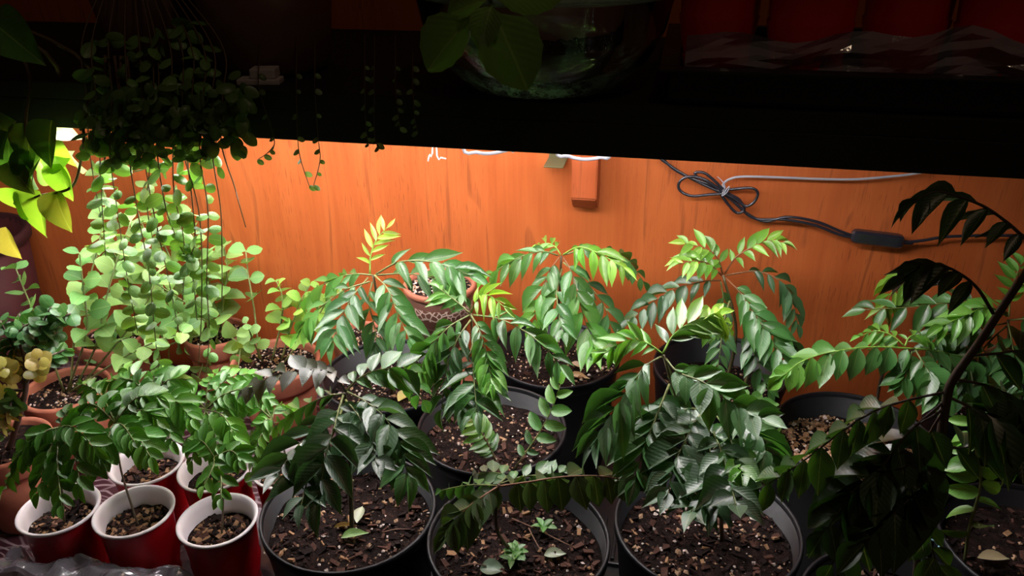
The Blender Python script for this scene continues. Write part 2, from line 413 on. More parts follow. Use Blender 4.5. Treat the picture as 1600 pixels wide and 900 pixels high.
def cup(root, h=.12, R0=.0435, seg=40):
    b = .031
    bm = bmesh.new()
    lathe(bm, [(0, .003), (b-.003, .003), (b-.001, 0), (b+.001, .002), (b+.0035, .026), (b+.0018, .028), (b+.008, .062), (b+.0065, .064), (R0-.0035, h-.010), (R0-.002, h-.004)], seg)
    for v in bm.verts:          # flutes pressed into the lower wall
        q = Vector((v.co.x, v.co.y, 0))
        if q.length > .02 and v.co.z < h-.018:
            v.co -= q.normalized()*.0013*max(0, math.cos(8*math.atan2(q.y, q.x)))
    c = obj('cup', bm, REDP, root)
    bm = bmesh.new()
    lathe(bm, [(R0-.002, h-.0045), (R0, h-.0035), (R0+.0008, h-.0012), (R0-.0005, h), (R0-.0035, h-.0012), (R0-.0062, h-.008), (b+.0025, .055), (b-.002, .03)], seg)
    for v in bm.verts:
        q = Vector((v.co.x, v.co.y, 0))
        if v.co.z < h-.008: v.co -= q.normalized()*.0012*max(0, math.cos(12*math.atan2(q.y, q.x)))
    obj('liner', bm, WHITEP, c)
    return c
def stem(root, pts, r0, r1, col, name='stem', seg=6):
    return tube_obj(name, [p-root.location for p in pts], r0, r1, STEM, root, col, seg)

# ================================================================ the setting
WALL_Y = 1.12; TABLE_F = .50
bm = bmesh.new(); box(bm, (-2.6, 0, -.75), (2.2, .03, 1.7)); o = struct(obj('wall_back', bm, WOOD, smooth=False)); o.location = (0, WALL_Y, 0)
bm = bmesh.new(); box(bm, (-2.6, -1.4, -.80), (2.2, WALL_Y+.03, -.75)); struct(obj('floor', bm, FLOORM, smooth=False))

# table under a printed plastic cloth
t = thing('table', 'long table carrying all the lower pots and red cups', 'table', (-.3, .82, -.75))
bm = bmesh.new(); box(bm, (-1.2, -.335, .715), (1.2, .295, .7465), .002); obj('tabletop', bm, LEGM, t, smooth=False)
for x in (-1.12, 1.12):
    for y in (-.25, .25):
        bm = bmesh.new(); box(bm, (x-.03, y-.03, 0), (x+.03, y+.03, .715), .003); obj('leg', bm, LEGM, t, smooth=False)
bm = bmesh.new()
nx, ny = 60, 18; g = []
for j in range(ny+1):
    for i in range(nx+1):
        x = -1.5+1.09*i/nx; y = .483+.632*j/ny
        g.append(bm.verts.new((x, y, -.0012+.0008*noise.noise(Vector((x*6, y*6, 2))))))
for j in range(ny):
    for i in range(nx):
        a = j*(nx+1)+i; bm.faces.new([g[a], g[a+1], g[a+nx+2], g[a+nx+1]])
fl = []
for i in range(nx+1):       # the drop over the front edge
    x = -1.5+1.09*i/nx
    fl.append(bm.verts.new((x, .474+.006*noise.noise(Vector((x*9, 0, 3))), -.11+.01*noise.noise(Vector((x*3, 1, 3))))))
for i in range(nx): bm.faces.new([fl[i], fl[i+1], g[i+1], g[i]])
bm.normal_update()
tag(obj('tablecloth', bm, CLOTH), 'purplish brown tablecloth with white scroll print under the red cups and terracotta pots', 'tablecloth')

bm = bmesh.new(); box(bm, (-.405, .53, -.0034), (.88, 1.112, -.0004), .0005)  # black sheet added so the gaps between pots read as shade
tag(obj('shade_sheet', bm, TRAYM, smooth=False), 'added black sheet standing in for the shade between the black pots', 'liner')
# upper shelf: board, front lip, hangs on the wall
SF, SB, ST, SU = .73, WALL_Y, .615, .600
s = thing('shelf', 'black painted shelf above the lit plants', 'shelf', (-.2, .93, ST))
bm = bmesh.new(); box(bm, (-1.3, -.20, -.018), (1.3, .19, 0), .001); obj('board', bm, SHELFM, s, smooth=False)
bm = bmesh.new(); box(bm, (-1.3, -.20, -.050), (1.3, -.185, -.018), .0015); obj('front_lip', bm, SHELFM, s, smooth=False)
# light bars fixed under the shelf
for i, (xa, xb, y, k, lab) in enumerate(((-.94, -.32, .785, 1.0, 'white light bar along the shelf lip over the red cups'), (-.28, .22, .775, .82, 'white light bar along the shelf lip over the black pots'), (-.80, -.06, .985, .52, 'white light bar at the back of the shelf near the wooden wall'))):
    b = thing('light_bar', lab, 'light bar', ((xa+xb)/2, y, .597), 'light bars under the shelf'); hx = (xb-xa)/2
    bm = bmesh.new(); box(bm, (-hx, -.022, -.012), (hx, .022, 0), .003); obj('housing', bm, WHITEP, b, smooth=False)
    bm = bmesh.new(); box(bm, (-hx+.01, -.016, -.0165), (hx-.01, .016, -.0122), .002); obj('diffuser', bm, led_mat('led_diffuser', k), b, smooth=False)

# wooden block and olive strap on the wall
c0 = P(893, 246, WALL_Y-.05); c1 = P(934, 246, WALL_Y-.05); zb = P(915, 322, WALL_Y-.045).z; x0 = c0.x; x1 = c1.x
bm = bmesh.new(); vs_ = []
D = .045
prof = [(0, .0), (0, -D+.006), (.006, -D), (.30, -D), (.30, 0)]  # (z above block foot, y)
for x, ch in ((x0, 0), (x1, 0)):
    vs_.append([bm.verts.new((x, WALL_Y-.0005+y, zb-.012+z)) for z, y in ((0, 0), (0, -.022), (.022, -D), (.598-zb+.012, -D), (.598-zb+.012, 0))])
a, b = vs_
for i in range(5): bm.faces.new([a[i], a[(i+1) % 5], b[(i+1) % 5], b[i]])
bm.faces.new(a[::-1]); bm.faces.new(b); bmesh.ops.recalc_face_normals(bm, faces=bm.faces)
bmesh.ops.bevel(bm, geom=list(bm.edges), offset=.0018, segments=2, affect='EDGES')
tag(obj('wooden_block', bm, WOODB, smooth=False), 'small reddish wooden block fixed to the wall below the shelf', 'block')
a = P(868, 256, WALL_Y-.03)
bm = bmesh.new(); box(bm, (-.014, -.02, 0), (.014, .029, .002), .0005); box(bm, (-.014, .027, 0), (.014, .029, .598-a.z), .0005)
o = obj('strap', bm, METALG, smooth=False); o.location = (a.x, WALL_Y-.03, a.z); tag(o, 'short olive angle strap on the wall beside the wooden block', 'strap')

# ================================================================ cables
def cable_pts(px, y): return [P(a[0], a[1], y+(a[2] if len(a) > 2 else 0)) for a in px]
YC = WALL_Y-.022
k0 = P(1130, 295, YC)
pc = thing('power_cable', 'dark power cable tied in a bow with an inline switch on the wall', 'cable', k0)
def cord(px, r=.0021, mat=CABLE, name='cord', y=YC, n=None):
    return tube_obj(name, [p-k0 for p in cable_pts(px, y)], r, r, mat, pc, None, 8, n)
cord([(1020, 236), (1040, 254), (1075, 276), (1120, 293), (1150, 318), (1178, 341), (1225, 343), (1270, 351), (1310, 366), (1332, 371)], n=50)
cord([(1026, 236), (1050, 262), (1090, 284), (1135, 306), (1165, 332), (1195, 346), (1230, 339), (1275, 346), (1312, 361), (1332, 368)], n=50)
cord([(1140, 302), (1110, 304), (1080, 306), (1062, 297), (1062, 284), (1076, 276), (1100, 280), (1130, 300)], name='loop', y=YC-.004, n=40)
cord([(1128, 298), (1150, 295), (1175, 294), (1184, 302), (1178, 316), (1165, 322), (1150, 312), (1128, 300)], name='loop', y=YC-.005, n=40)
cord([(1090, 278), (1086, 270), (1100, 270), (1116, 282), (1135, 300), (1155, 312), (1163, 328), (1150, 332), (1132, 312), (1122, 296)], name='loop', y=YC-.002, n=40)
cord([(1131, 303), (1135, 296), (1140, 291), (1136, 300), (1128, 306), (1133, 293), (1128, 283), (1121, 276)], .0007, CABLEW, 'twist_tie', YC-.008, 30)
cord([(1133, 294), (1130, 288), (1140, 280), (1160, 276), (1210, 277), (1290, 280), (1340, 280), (1390, 276), (1432, 271), (1470, 262)], .0017, CABLEW, 'pale_cord', YC-.004, 50)
sa, sb = P(1330, 368, YC)-k0, P(1412, 378, YC)-k0; ax = (sb-sa).normalized(); up = Vector((0, -1, 0)); L_ = (sb-sa).length
bm = bmesh.new(); sec = [(0, .0055, .004), (.04, .0085, .0065), (.12, .0095, .0075), (.88, .0095, .0075), (.96, .0085, .0065), (1, .005, .004)]; pr = None
zz = ax.cross(up).normalized()
for s_, hh, dd in sec:
    ring = [bm.verts.new(sa+ax*L_*s_+zz*hh*a+up*dd*b) for a, b in ((1, .55), (.7, 1), (-.7, 1), (-1, .55), (-1, -.7), (1, -.7))]
    if pr:
        for i in range(6): bm.faces.new([pr[i], pr[(i+1) % 6], ring[(i+1) % 6], ring[i]])
    else: bm.faces.new(ring)
    pr = ring
bm.faces.new(pr); bmesh.ops.recalc_face_normals(bm, faces=bm.faces)
sw = obj('inline_switch', bm, CABLE, pc, smooth=False)
tube_obj('strain_relief', [sb-ax*.002, sb+ax*.012], .0042, .0026, CABLE, sw, None, 8)
cord([(1412, 379), (1440, 376), (1480, 370), (1540, 368), (1610, 369), (1700, 376), (1850, 410), (2050, 470), (2250, 560)], .0023, CABLE, n=50)
# cord looping under the shelf edge
lc = thing('light_cable', 'pale cord sagging in two short loops under the shelf edge', 'cord', P(790, 235, .95))
for px in ([(722, 228), (745, 238), (765, 240), (795, 234), (805, 226)], [(868, 232), (888, 244), (912, 249), (938, 246), (955, 236)]):
    tube_obj('loop', [Vector((P(px[0][0], 230, .95).x, .95, .597))-lc.location]+[P(x, y, .95)-lc.location for x, y in px]+[Vector((P(px[-1][0], 230, .95).x, .95, .597))-lc.location], .0022, .0022, CABLEW, lc, None, 6, 24)
tie = obj('string_tie', bmesh.new(), STRING); bpy.data.objects.remove(tie)
bm = bmesh.new(); tube(bm, curve([P(x, y, 1.05) if y > 200 else Vector((P(684, 240, 1.05).x, 1.05, .597)) for x, y in ((669, 252), (671, 242), (676, 232), (680, 100), (682, 236), (690, 246), (697, 248))], 16), .0013, .0011, 5)
tag(obj('string_tie', bm, STRING), 'loose white string end hanging under the shelf edge', 'string')

# ================================================================ big potted curry plants
POTG = 'curry leaf plants in black nursery pots'
def curry(label, cx, cy, rz=.19, rad=.097, h=.19, soil_drop=.028, seed=1, at=None, **sk):
    c = at or PZ(cx, cy, rz); root = thing('potted_curry_plant', label, 'plant', (c.x, c.y, rz-h), POTG)
    nursery_pot(root, rad, h)
    soil(root, rad*.93, h-soil_drop, seed, **sk)
    root['zs'] = rz-soil_drop
    return root, c.y
def base(root, dx=0, dy=0): return Vector((root.location.x+dx, root.location.y+dy, root['zs']-.004))

# E: back centre
rt, y0 = curry('curry leaf plant in black pot against the wall below the wooden block', 870, 545, rad=.094, at=Vector((-.145, .985, .19)), seed=5, perl=200, psize=.0024)
rn = random.Random(5); S = P(877, 400, y0-.01)
stem(rt, [base(rt), P(872, 500, y0), S], .0024, .0016, (.12, .09, .045))
FR(rt, y0-.01, -.10, [(880, 402), (893, 425), (905, 470), (920, 520), (930, 545)], 14, .060, .40, 40, .25, MID, YOUNG, rnd=rn, ref=(0, -.5, .85), rach=REDR)
FR(rt, y0-.01, -.07, [(874, 402), (858, 425), (845, 462), (833, 505)], 11, .050, .42, 46, .3, MID, YOUNG, rnd=rn, ref=(0, -.45, .85), rach=REDR)
FR(rt, y0-.01, -.05, [(880, 398), (905, 386), (940, 398), (975, 418)], 12, .042, .36, 55, .7, YOUNG, LIME, rnd=rn, rach=LIME)
FR(rt, y0+.01, .03, [(882, 398), (925, 388), (975, 402), (1005, 440)], 12, .036, .42, 60, .6, MID, MID, rnd=rn)
FR(rt, y0-.01, -.03, [(872, 399), (845, 393), (805, 405), (765, 430)], 12, .044, .38, 50, .55, MID, YOUNG, rnd=rn)
FR(rt, y0, .02, [(876, 398), (868, 386), (855, 380), (840, 384)], 8, .026, .36, 55, .3, YOUNG, LIME, rnd=rn, rach=LIME)
FR(rt, y0-.02, -.10, [(878, 420), (870, 455), (873, 490), (880, 520)], 10, .042, .42, 50, .3, MID, MID, rnd=rn, ref=(0, -.45, .85))
FR(rt, y0-.02, -.05, [(880, 410), (915, 440), (945, 480), (955, 520)], 10, .045, .40, 50, .4, DARK, MID, rnd=rn)

# F: back left
rt, y0 = curry('curry leaf plant with an upright yellow shoot beside the small brown planter', 610, 582, rad=.095, seed=6, perl=260, psize=.0026, soil_drop=.035)
rn = random.Random(6); S = P(583, 430, y0)
stem(rt, [base(rt), P(596, 500, y0), S], .0025, .0017, (.12, .10, .045))
FR(rt, y0, -.08, [(585, 430), (606, 452), (622, 492), (640, 530)], 13, .052, .36, 46, .25, MID, MID, rnd=rn, ref=(0, -.5, .85), rach=(.3, .32, .1))
FR(rt, y0, .0, [(582, 430), (556, 428), (530, 433), (500, 448), (476, 470)], 13, .042, .36, 52, .45, MID, YOUNG, rnd=rn)
FR(rt, y0+.01, .04, [(578, 428), (579, 400), (588, 375), (603, 357)], 11, .034, .26, 58, .05, LIME, (.42, .60, .13), rnd=rn, ref=(.3, -.7, .6), rach=LIME)
FR(rt, y0, -.05, [(588, 428), (622, 410), (665, 408), (705, 418), (735, 432)], 11, .055, .38, 42, .35, MID, MID, rnd=rn)
FR(rt, y0-.01, -.10, [(575, 434), (552, 462), (532, 500), (520, 535)], 12, .050, .38, 50, .3, DARK, MID, rnd=rn, ref=(0, -.45, .85))
FR(rt, y0, -.05, [(582, 440), (576, 470), (585, 510), (590, 540)], 10, .044, .38, 48, .3, MID, DARK, rnd=rn, ref=(0, -.45, .85))
FR(rt, y0, .05, [(586, 430), (640, 428), (690, 440), (720, 465)], 11, .046, .38, 50, .5, MID, MID, rnd=rn)
FR(rt, y0-.02, -.04, [(578, 440), (535, 455), (490, 490), (468, 520)], 12, .042, .40, 50, .4, MID, YOUNG, rnd=rn)

# G: back right
rt, y0 = curry('tall curry leaf plant with bright young tips below the knotted cable', 1132, 592, rad=.093, seed=7, perl=60, at=Vector((.088, .99, .19)), soil_drop=.045)
rn = random.Random(7); S = P(1130, 430, y0)
stem(rt, [base(rt, .01), P(1150, 520, y0), S], .0030, .0018, (.14, .12, .05)); stem(rt, [base(rt, .035, -.01), P(1172, 560, y0-.01), P(1168, 500, y0-.02)], .0026, .0014, (.20, .20, .08))
FR(rt, y0, -.06, [(1126, 438), (1097, 440), (1053, 452), (1019, 473), (985, 500)], 15, .043, .46, 56, .35, DARK, DARK, rnd=rn, rach=REDR, ref=(0, -.4, .9))
FR(rt, y0-.01, -.10, [(1134, 434), (1157, 458), (1180, 493), (1203, 527), (1226, 566)], 16, .048, .44, 46, .2, MID, MID, rnd=rn, ref=(0, -.5, .85), rach=REDR)
FR(rt, y0, -.03, [(1134, 430), (1183, 424), (1221, 441), (1238, 470), (1246, 506)], 14, .040, .36, 50, .6, DARK, DARK, rnd=rn, rach=REDR)
FR(rt, y0, -.02, [(1129, 428), (1122, 405), (1102, 388), (1070, 381)], 12, .036, .40, 55, .25, YOUNG, LIME, rnd=rn, rach=REDR)
FR(rt, y0-.01, -.04, [(1127, 430), (1110, 414), (1090, 408), (1062, 412)], 10, .034, .42, 55, .4, YOUNG, LIME, rnd=rn, rach=REDR)
FR(rt, y0, -.02, [(1132, 428), (1149, 403), (1172, 388), (1200, 376), (1222, 380)], 12, .034, .42, 58, .1, YOUNG, LIME, rnd=rn, rach=REDR, ref=(0, -.45, .85))
FR(rt, y0-.03, -.06, [(1140, 470), (1130, 505), (1126, 540), (1120, 585)], 14, .030, .42, 58, .2, DARK, MID, rnd=rn, ref=(0, -.5, .85))
FR(rt, y0+.01, -.02, [(1160, 480), (1190, 500), (1220, 530), (1250, 565)], 11, .042, .46, 52, .3, MID, MID, rnd=rn)
FR(rt, y0-.05, -.05, [(1160, 500), (1170, 530), (1185, 570), (1200, 610)], 11, .040, .44, 50, .2, DARK, MID, rnd=rn, ref=(0, -.5, .85))
FR(rt, y0, -.03, [(1126, 440), (1130, 470), (1120, 500), (1108, 520)], 9, .034, .42, 52, .4, MID, YOUNG, rnd=rn)

# D: middle
rt, y0 = curry('curry leaf plant hanging straight down between the two front black pots', 765, 675, rad=.094, seed=4, at=Vector((-.196, .792, .19)), perl=170, psize=.0025, bark=260)
rn = random.Random(4); S = P(736, 490, y0-.02)
stem(rt, [base(rt, -.012), P(742, 600, y0-.02), S], .0024, .0015, (.16, .11, .05))
FR(rt, y0-.02, -0.081, [(736, 492), (750, 518), (762, 560), (768, 600)], 16, .036, .38, 48, .2, MID, YOUNG, rnd=rn, ref=(0, -.2, .95))
FR(rt, y0-.02, -0.108, [(738, 520), (739, 560), (741, 600), (745, 645)], 12, .046, .42, 62, .12, DARK, MID, rnd=rn, ref=(0, -.2, .95))
FR(rt, y0-.02, -0.068, [(740, 492), (785, 500), (835, 528), (875, 570)], 14, .043, .38, 50, .45, MID, MID, rnd=rn)
FR(rt, y0-.02, -0.068, [(734, 492), (700, 512), (670, 548), (650, 590)], 14, .042, .36, 50, .4, MID, YOUNG, rnd=rn)
FR(rt, y0-.02, -0.041, [(736, 488), (748, 466), (765, 462), (788, 480)], 11, .030, .28, 50, .35, LIME, LIME, rnd=rn, rach=LIME)
FR(rt, y0-.02, .02, [(735, 490), (711, 469), (688, 452)], 8, .034, .38, 50, .45, MID, YOUNG, rnd=rn)
FR(rt, y0-.03, -0.068, [(735, 500), (715, 530), (698, 575), (690, 640)], 13, .040, .40, 50, .2, DARK, MID, rnd=rn, ref=(0, -.2, .95))
FR(rt, y0-.04, -0.081, [(738, 540), (725, 590), (722, 640)], 9, .042, .42, 55, .2, DARK, DARK, rnd=rn, ref=(0, -.2, .95))
b1 = PZ(776, 724, .163); stem(rt, [b1, P(768, 705, b1.y-.01), P(752, 675, b1.y-.01)], .0012, .0008, (.2, .1, .06), 'shoot')
FR(rt, b1.y-.01, .0, [(774, 718), (766, 700), (752, 676), (735, 655)], 16, .026, .42, 62, .2, MID, LIME, rnd=rn, ref=(.5, -.5, .7), rach=(.3, .25, .1), meshes=SL)
b2 = PZ(802, 735, .163); stem(rt, [b2, P(818, 712, b2.y)], .0012, .0008, (.2, .2, .08), 'shoot')
FR(rt, b2.y, .03, [(815, 716), (840, 680), (862, 640), (876, 600)], 11, .030, .50, 58, .1, MID, YOUNG, rnd=rn, ref=(-.2, -.7, .6), meshes=SL, s0=0)

# H: right with mulch
rt, y0 = curry('black pot with pale bark mulch and one long frond arching over its rim', 1335, 680, rad=.097, seed=8, perl=420, psize=.0034, bark=420, light=.9, soil_drop=.034)
rn = random.Random(8); S = P(1428, 545, y0+.02)
stem(rt, [base(rt, .03, .02), P(1376, 594, y0+.02), P(1399, 571, y0+.02), S], .0020, .0013, (.10, .07, .05))
FR(rt, y0+.02, -.03, [(1430, 545), (1373, 542), (1315, 547), (1258, 562), (1222, 588)], 18, .044, .52, 68, .95, MID, YOUNG, rnd=rn, ref=(0, -.6, .8), rach=LIME, s0=.05, grow=.3)
FR(rt, y0+.02, .05, [(1430, 545), (1460, 548), (1500, 556), (1545, 575)], 12, .040, .5, 60, .6, MID, MID, rnd=rn, rach=LIME)
FR(rt, y0+.02, -.05, [(1430, 546), (1443, 568), (1457, 590), (1465, 625)], 11, .046, .50, 50, .25, MID, MID, rnd=rn, ref=(0, -.5, .85))
FR(rt, y0+.02, .02, [(1412, 540), (1395, 525), (1370, 517), (1345, 525)], 10, .028, .38, 55, .5, YOUNG, YOUNG, rnd=rn, rach=LIME)
FR(rt, y0+.02, .02, [(1414, 541), (1422, 526), (1440, 524), (1455, 535)], 8, .024, .38, 55, .5, YOUNG, YOUNG, rnd=rn, rach=LIME)
FR(rt, y0+.02, -.02, [(1425, 548), (1420, 570), (1408, 600)], 8, .036, .5, 50, .3, MID, MID, rnd=rn, ref=(0, -.5, .85))

# I: far right
rt, y0 = curry('curry leaf plant by the wall under the power cable end, behind the dark trunk', 1580, 640, rad=.094, seed=9, perl=160, at=Vector((.452, .985, .19)))
rn = random.Random(9); S = P(1575, 500, y0)
stem(rt, [base(rt), P(1578, 570, y0), S], .0026, .0016, (.14, .12, .05))
FR(rt, y0, -.02, [(1572, 492), (1532, 476), (1480, 474), (1420, 480), (1352, 484)], 14, .050, .44, 55, .55, MID, MID, rnd=rn, s0=.1)
FR(rt, y0-.02, -.05, [(1574, 494), (1545, 480), (1510, 492), (1472, 510)], 11, .044, .40, 50, .55, YOUNG, YOUNG, rnd=rn, rach=LIME)
FR(rt, y0, .02, [(1574, 490), (1500, 430), (1440, 425), (1395, 455), (1378, 495)], 14, .048, .26, 42, .15, YOUNG, LIME, rnd=rn, rach=LIME, s0=.35, ref=(0, -.45, .85))
FR(rt, y0, .02, [(1576, 495), (1580, 460), (1588, 430), (1600, 405)], 12, .032, .40, 65, .05, YOUNG, YOUNG, rnd=rn, ref=(0, -.9, .4))
FR(rt, y0-.02, -.08, [(1576, 505), (1582, 540), (1590, 580), (1600, 620)], 11, .052, .44, 55, .25, MID, MID, rnd=rn, ref=(0, -.5, .85))
FR(rt, y0-.02, -.06, [(1572, 510), (1545, 535), (1515, 575), (1500, 615)], 11, .046, .44, 52, .3, MID, DARK, rnd=rn, ref=(0, -.5, .85))
FR(rt, y0-.02, -.04, [(1572, 505), (1530, 512), (1485, 520), (1450, 535)], 11, .046, .44, 52, .5, MID, MID, rnd=rn)
FR(rt, y0-.02, -.06, [(1576, 520), (1570, 560), (1555, 600), (1545, 640)], 10, .044, .44, 52, .3, DARK, MID, rnd=rn, ref=(0, -.5, .85))
FR(rt, y0, -.06, [(1578, 500), (1610, 500), (1650, 520), (1690, 560)], 11, .044, .44, 52, .4, MID, MID, rnd=rn)

# A: front left
rt, y0 = curry('black pot of dark drooping curry leaf plant next to the red cups', 545, 792, rad=.0955, seed=1, perl=130, psize=.0026, bark=330)
rn = random.Random(1); S = P(538, 614, y0-.005)
stem(rt, [base(rt, .002, -.004), P(547, 740, y0-.01), P(545, 670, y0-.008), S], .0026, .0018, (.10, .08, .04))
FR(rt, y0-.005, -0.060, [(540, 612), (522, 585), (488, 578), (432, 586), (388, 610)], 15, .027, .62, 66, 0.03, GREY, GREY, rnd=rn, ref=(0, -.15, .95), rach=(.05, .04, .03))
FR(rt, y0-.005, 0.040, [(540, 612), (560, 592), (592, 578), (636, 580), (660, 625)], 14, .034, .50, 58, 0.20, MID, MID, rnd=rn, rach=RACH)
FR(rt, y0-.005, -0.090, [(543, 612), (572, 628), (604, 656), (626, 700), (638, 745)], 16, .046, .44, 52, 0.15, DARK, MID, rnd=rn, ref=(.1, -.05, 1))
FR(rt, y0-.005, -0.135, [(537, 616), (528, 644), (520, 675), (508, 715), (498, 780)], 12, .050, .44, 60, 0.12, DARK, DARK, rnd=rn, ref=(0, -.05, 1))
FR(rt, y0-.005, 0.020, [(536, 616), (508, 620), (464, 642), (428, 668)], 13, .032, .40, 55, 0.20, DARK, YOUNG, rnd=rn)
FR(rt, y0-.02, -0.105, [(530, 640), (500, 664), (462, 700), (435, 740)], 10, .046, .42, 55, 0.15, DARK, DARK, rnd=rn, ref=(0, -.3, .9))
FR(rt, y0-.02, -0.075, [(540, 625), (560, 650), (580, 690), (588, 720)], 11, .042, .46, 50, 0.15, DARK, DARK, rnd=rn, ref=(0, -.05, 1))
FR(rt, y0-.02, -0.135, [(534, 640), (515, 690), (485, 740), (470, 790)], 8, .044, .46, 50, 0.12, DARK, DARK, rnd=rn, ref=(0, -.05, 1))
b1 = PZ(548, 800, .163); stem(rt, [b1, P(550, 770, b1.y), P(552, 750, b1.y)], .0012, .0009, (.2, .2, .1), 'shoot')

# B: front middle
rt, y0 = curry('black pot with dark fronds arching low across it and tiny weeds in its soil', 810, 838, rad=.0955, seed=2, perl=110, psize=.0024, bark=380)
rn = random.Random(2); S = P(779, 757, y0-.02)
stem(rt, [PZ(800, 862, .163), P(778, 832, y0-.015), P(775, 790, y0-.02), S], .0022, .0016, (.12, .07, .05))
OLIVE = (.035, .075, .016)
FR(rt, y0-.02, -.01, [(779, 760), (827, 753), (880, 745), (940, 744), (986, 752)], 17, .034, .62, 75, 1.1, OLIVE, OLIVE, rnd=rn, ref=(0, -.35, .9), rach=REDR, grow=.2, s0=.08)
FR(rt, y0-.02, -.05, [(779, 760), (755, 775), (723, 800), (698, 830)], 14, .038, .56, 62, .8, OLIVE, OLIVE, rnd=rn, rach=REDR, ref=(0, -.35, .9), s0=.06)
FR(rt, y0-.02, .03, [(776, 759), (733, 758), (690, 766)], 11, .022, .6, 66, .7, MID, MID, rnd=rn, rach=RACH, s0=.05)
FR(rt, y0-.01, .04, [(780, 756), (790, 744), (770, 738), (745, 740)], 9, .022, .62, 60, .2, MID, GREY, rnd=rn)
FR(rt, y0-.01, .03, [(782, 756), (815, 745), (850, 742), (880, 738)], 9, .022, .6, 60, .2, MID, MID, rnd=rn)
for px, py, n_ in ((850, 832, 5), (806, 872, 7), (800, 884, 5)):
    g_ = PZ(px, py, .163)+Vector((0, 0, .008)); b_ = g_-Vector((0, 0, .012))
    fr = stem(rt, [b_, g_], .0008, .0006, (.2, .3, .1), 'weed')
    for k in range(n_):
        a = k*2.4; d = Vector((math.cos(a), math.sin(a), .35))
        put('weed_leaf', rn.choice(SL), fr, leaf_matrix(g_-rt.location, d, Vector((0, 0, 1)), .014, .007), vary((.10, .28, .06), rn))

# C: front right
rt, y0 = curry('black pot with the densest, bushiest silver green curry leaf plant', 1105, 818, rad=.098, seed=3, perl=150, psize=.003, bark=330)
rn = random.Random(3); T1 = P(1037, 555, y0+.01); T2 = P(1107, 632, y0-.005)
stem(rt, [PZ(1128, 845, .163), P(1124, 760, y0-.02), T2], .0026, .0017, (.20, .14, .07)); stem(rt, [PZ(1100, 825, .163), P(1075, 690, y0), T1], .0024, .0016, (.14, .12, .05))
FR(rt, y0+.01, 0.040, [(1036, 552), (1052, 524), (1078, 505), (1118, 492)], 11, .044, .38, 46, 0.20, MID, LIME, rnd=rn, rach=LIME)
FR(rt, y0+.03, 0.020, [(1100, 500), (1115, 490), (1130, 500), (1138, 515)], 9, .024, .3, 55, 0.15, LIME, LIME, rnd=rn, rach=LIME)
FR(rt, y0+.01, -0.015, [(1035, 553), (1010, 536), (981, 532), (945, 552)], 12, .032, .34, 50, 0.25, YOUNG, YOUNG, rnd=rn, rach=LIME)
FR(rt, y0+.01, -0.090, [(1035, 556), (1007, 573), (985, 605), (955, 650), (930, 690)], 15, .052, .34, 40, 0.17, MID, DARK, rnd=rn, ref=(-.3, -.4, .85), rach=RACH)
FR(rt, y0+.01, -0.075, [(1040, 560), (1060, 582), (1100, 598), (1145, 632), (1190, 655)], 15, .042, .50, 52, 0.17, MID, MID, rnd=rn, rach=RACH)
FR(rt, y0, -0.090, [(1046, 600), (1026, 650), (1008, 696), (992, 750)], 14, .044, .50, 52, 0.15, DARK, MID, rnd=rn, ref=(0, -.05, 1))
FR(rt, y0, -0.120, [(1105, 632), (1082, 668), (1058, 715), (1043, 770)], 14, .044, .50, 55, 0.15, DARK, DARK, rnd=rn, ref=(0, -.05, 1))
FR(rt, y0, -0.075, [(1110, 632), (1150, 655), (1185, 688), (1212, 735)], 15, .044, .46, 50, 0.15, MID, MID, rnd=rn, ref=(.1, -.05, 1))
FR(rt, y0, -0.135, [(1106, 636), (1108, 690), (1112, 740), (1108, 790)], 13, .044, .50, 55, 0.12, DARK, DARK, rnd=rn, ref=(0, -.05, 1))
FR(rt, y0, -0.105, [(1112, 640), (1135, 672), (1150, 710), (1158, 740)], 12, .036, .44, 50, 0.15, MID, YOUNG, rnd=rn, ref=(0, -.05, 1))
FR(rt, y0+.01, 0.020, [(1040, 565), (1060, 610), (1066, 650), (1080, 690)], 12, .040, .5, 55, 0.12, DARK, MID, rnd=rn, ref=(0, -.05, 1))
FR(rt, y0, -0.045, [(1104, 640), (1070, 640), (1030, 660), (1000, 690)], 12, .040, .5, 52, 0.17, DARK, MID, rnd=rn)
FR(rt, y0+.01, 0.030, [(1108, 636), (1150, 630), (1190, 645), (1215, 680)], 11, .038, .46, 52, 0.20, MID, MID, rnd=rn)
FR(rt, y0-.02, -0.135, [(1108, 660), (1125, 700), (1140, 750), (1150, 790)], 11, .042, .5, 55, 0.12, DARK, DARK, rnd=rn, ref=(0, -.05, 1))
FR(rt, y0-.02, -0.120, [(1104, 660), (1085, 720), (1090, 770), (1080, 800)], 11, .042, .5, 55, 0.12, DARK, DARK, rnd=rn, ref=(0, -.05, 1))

# J: bottom right
rt, y0 = curry('black pot holding a single thin sapling with curled leaves and a fallen pale leaf', 1612, 862, rad=.098, seed=10, perl=40, bark=160, at=Vector((.402, .705, .19)))
rn = random.Random(10); b1 = PZ(1507, 880, .165); 
stem(rt, [b1, P(1515, 822, b1.y), P(1532, 757, b1.y+.01), P(1524, 700, b1.y+.02), P(1517, 655, b1.y+.03)], .0016, .0010, (.22, .26, .09))
FR(rt, b1.y, .03, [(1513, 835), (1532, 757), (1524, 700), (1517, 655)], 15, .034, .50, 62, .75, (.09, .24, .035), YOUNG, rnd=rn, ref=(0, -.8, .5), meshes=SL, s0=0, grow=.2, jit=.6)

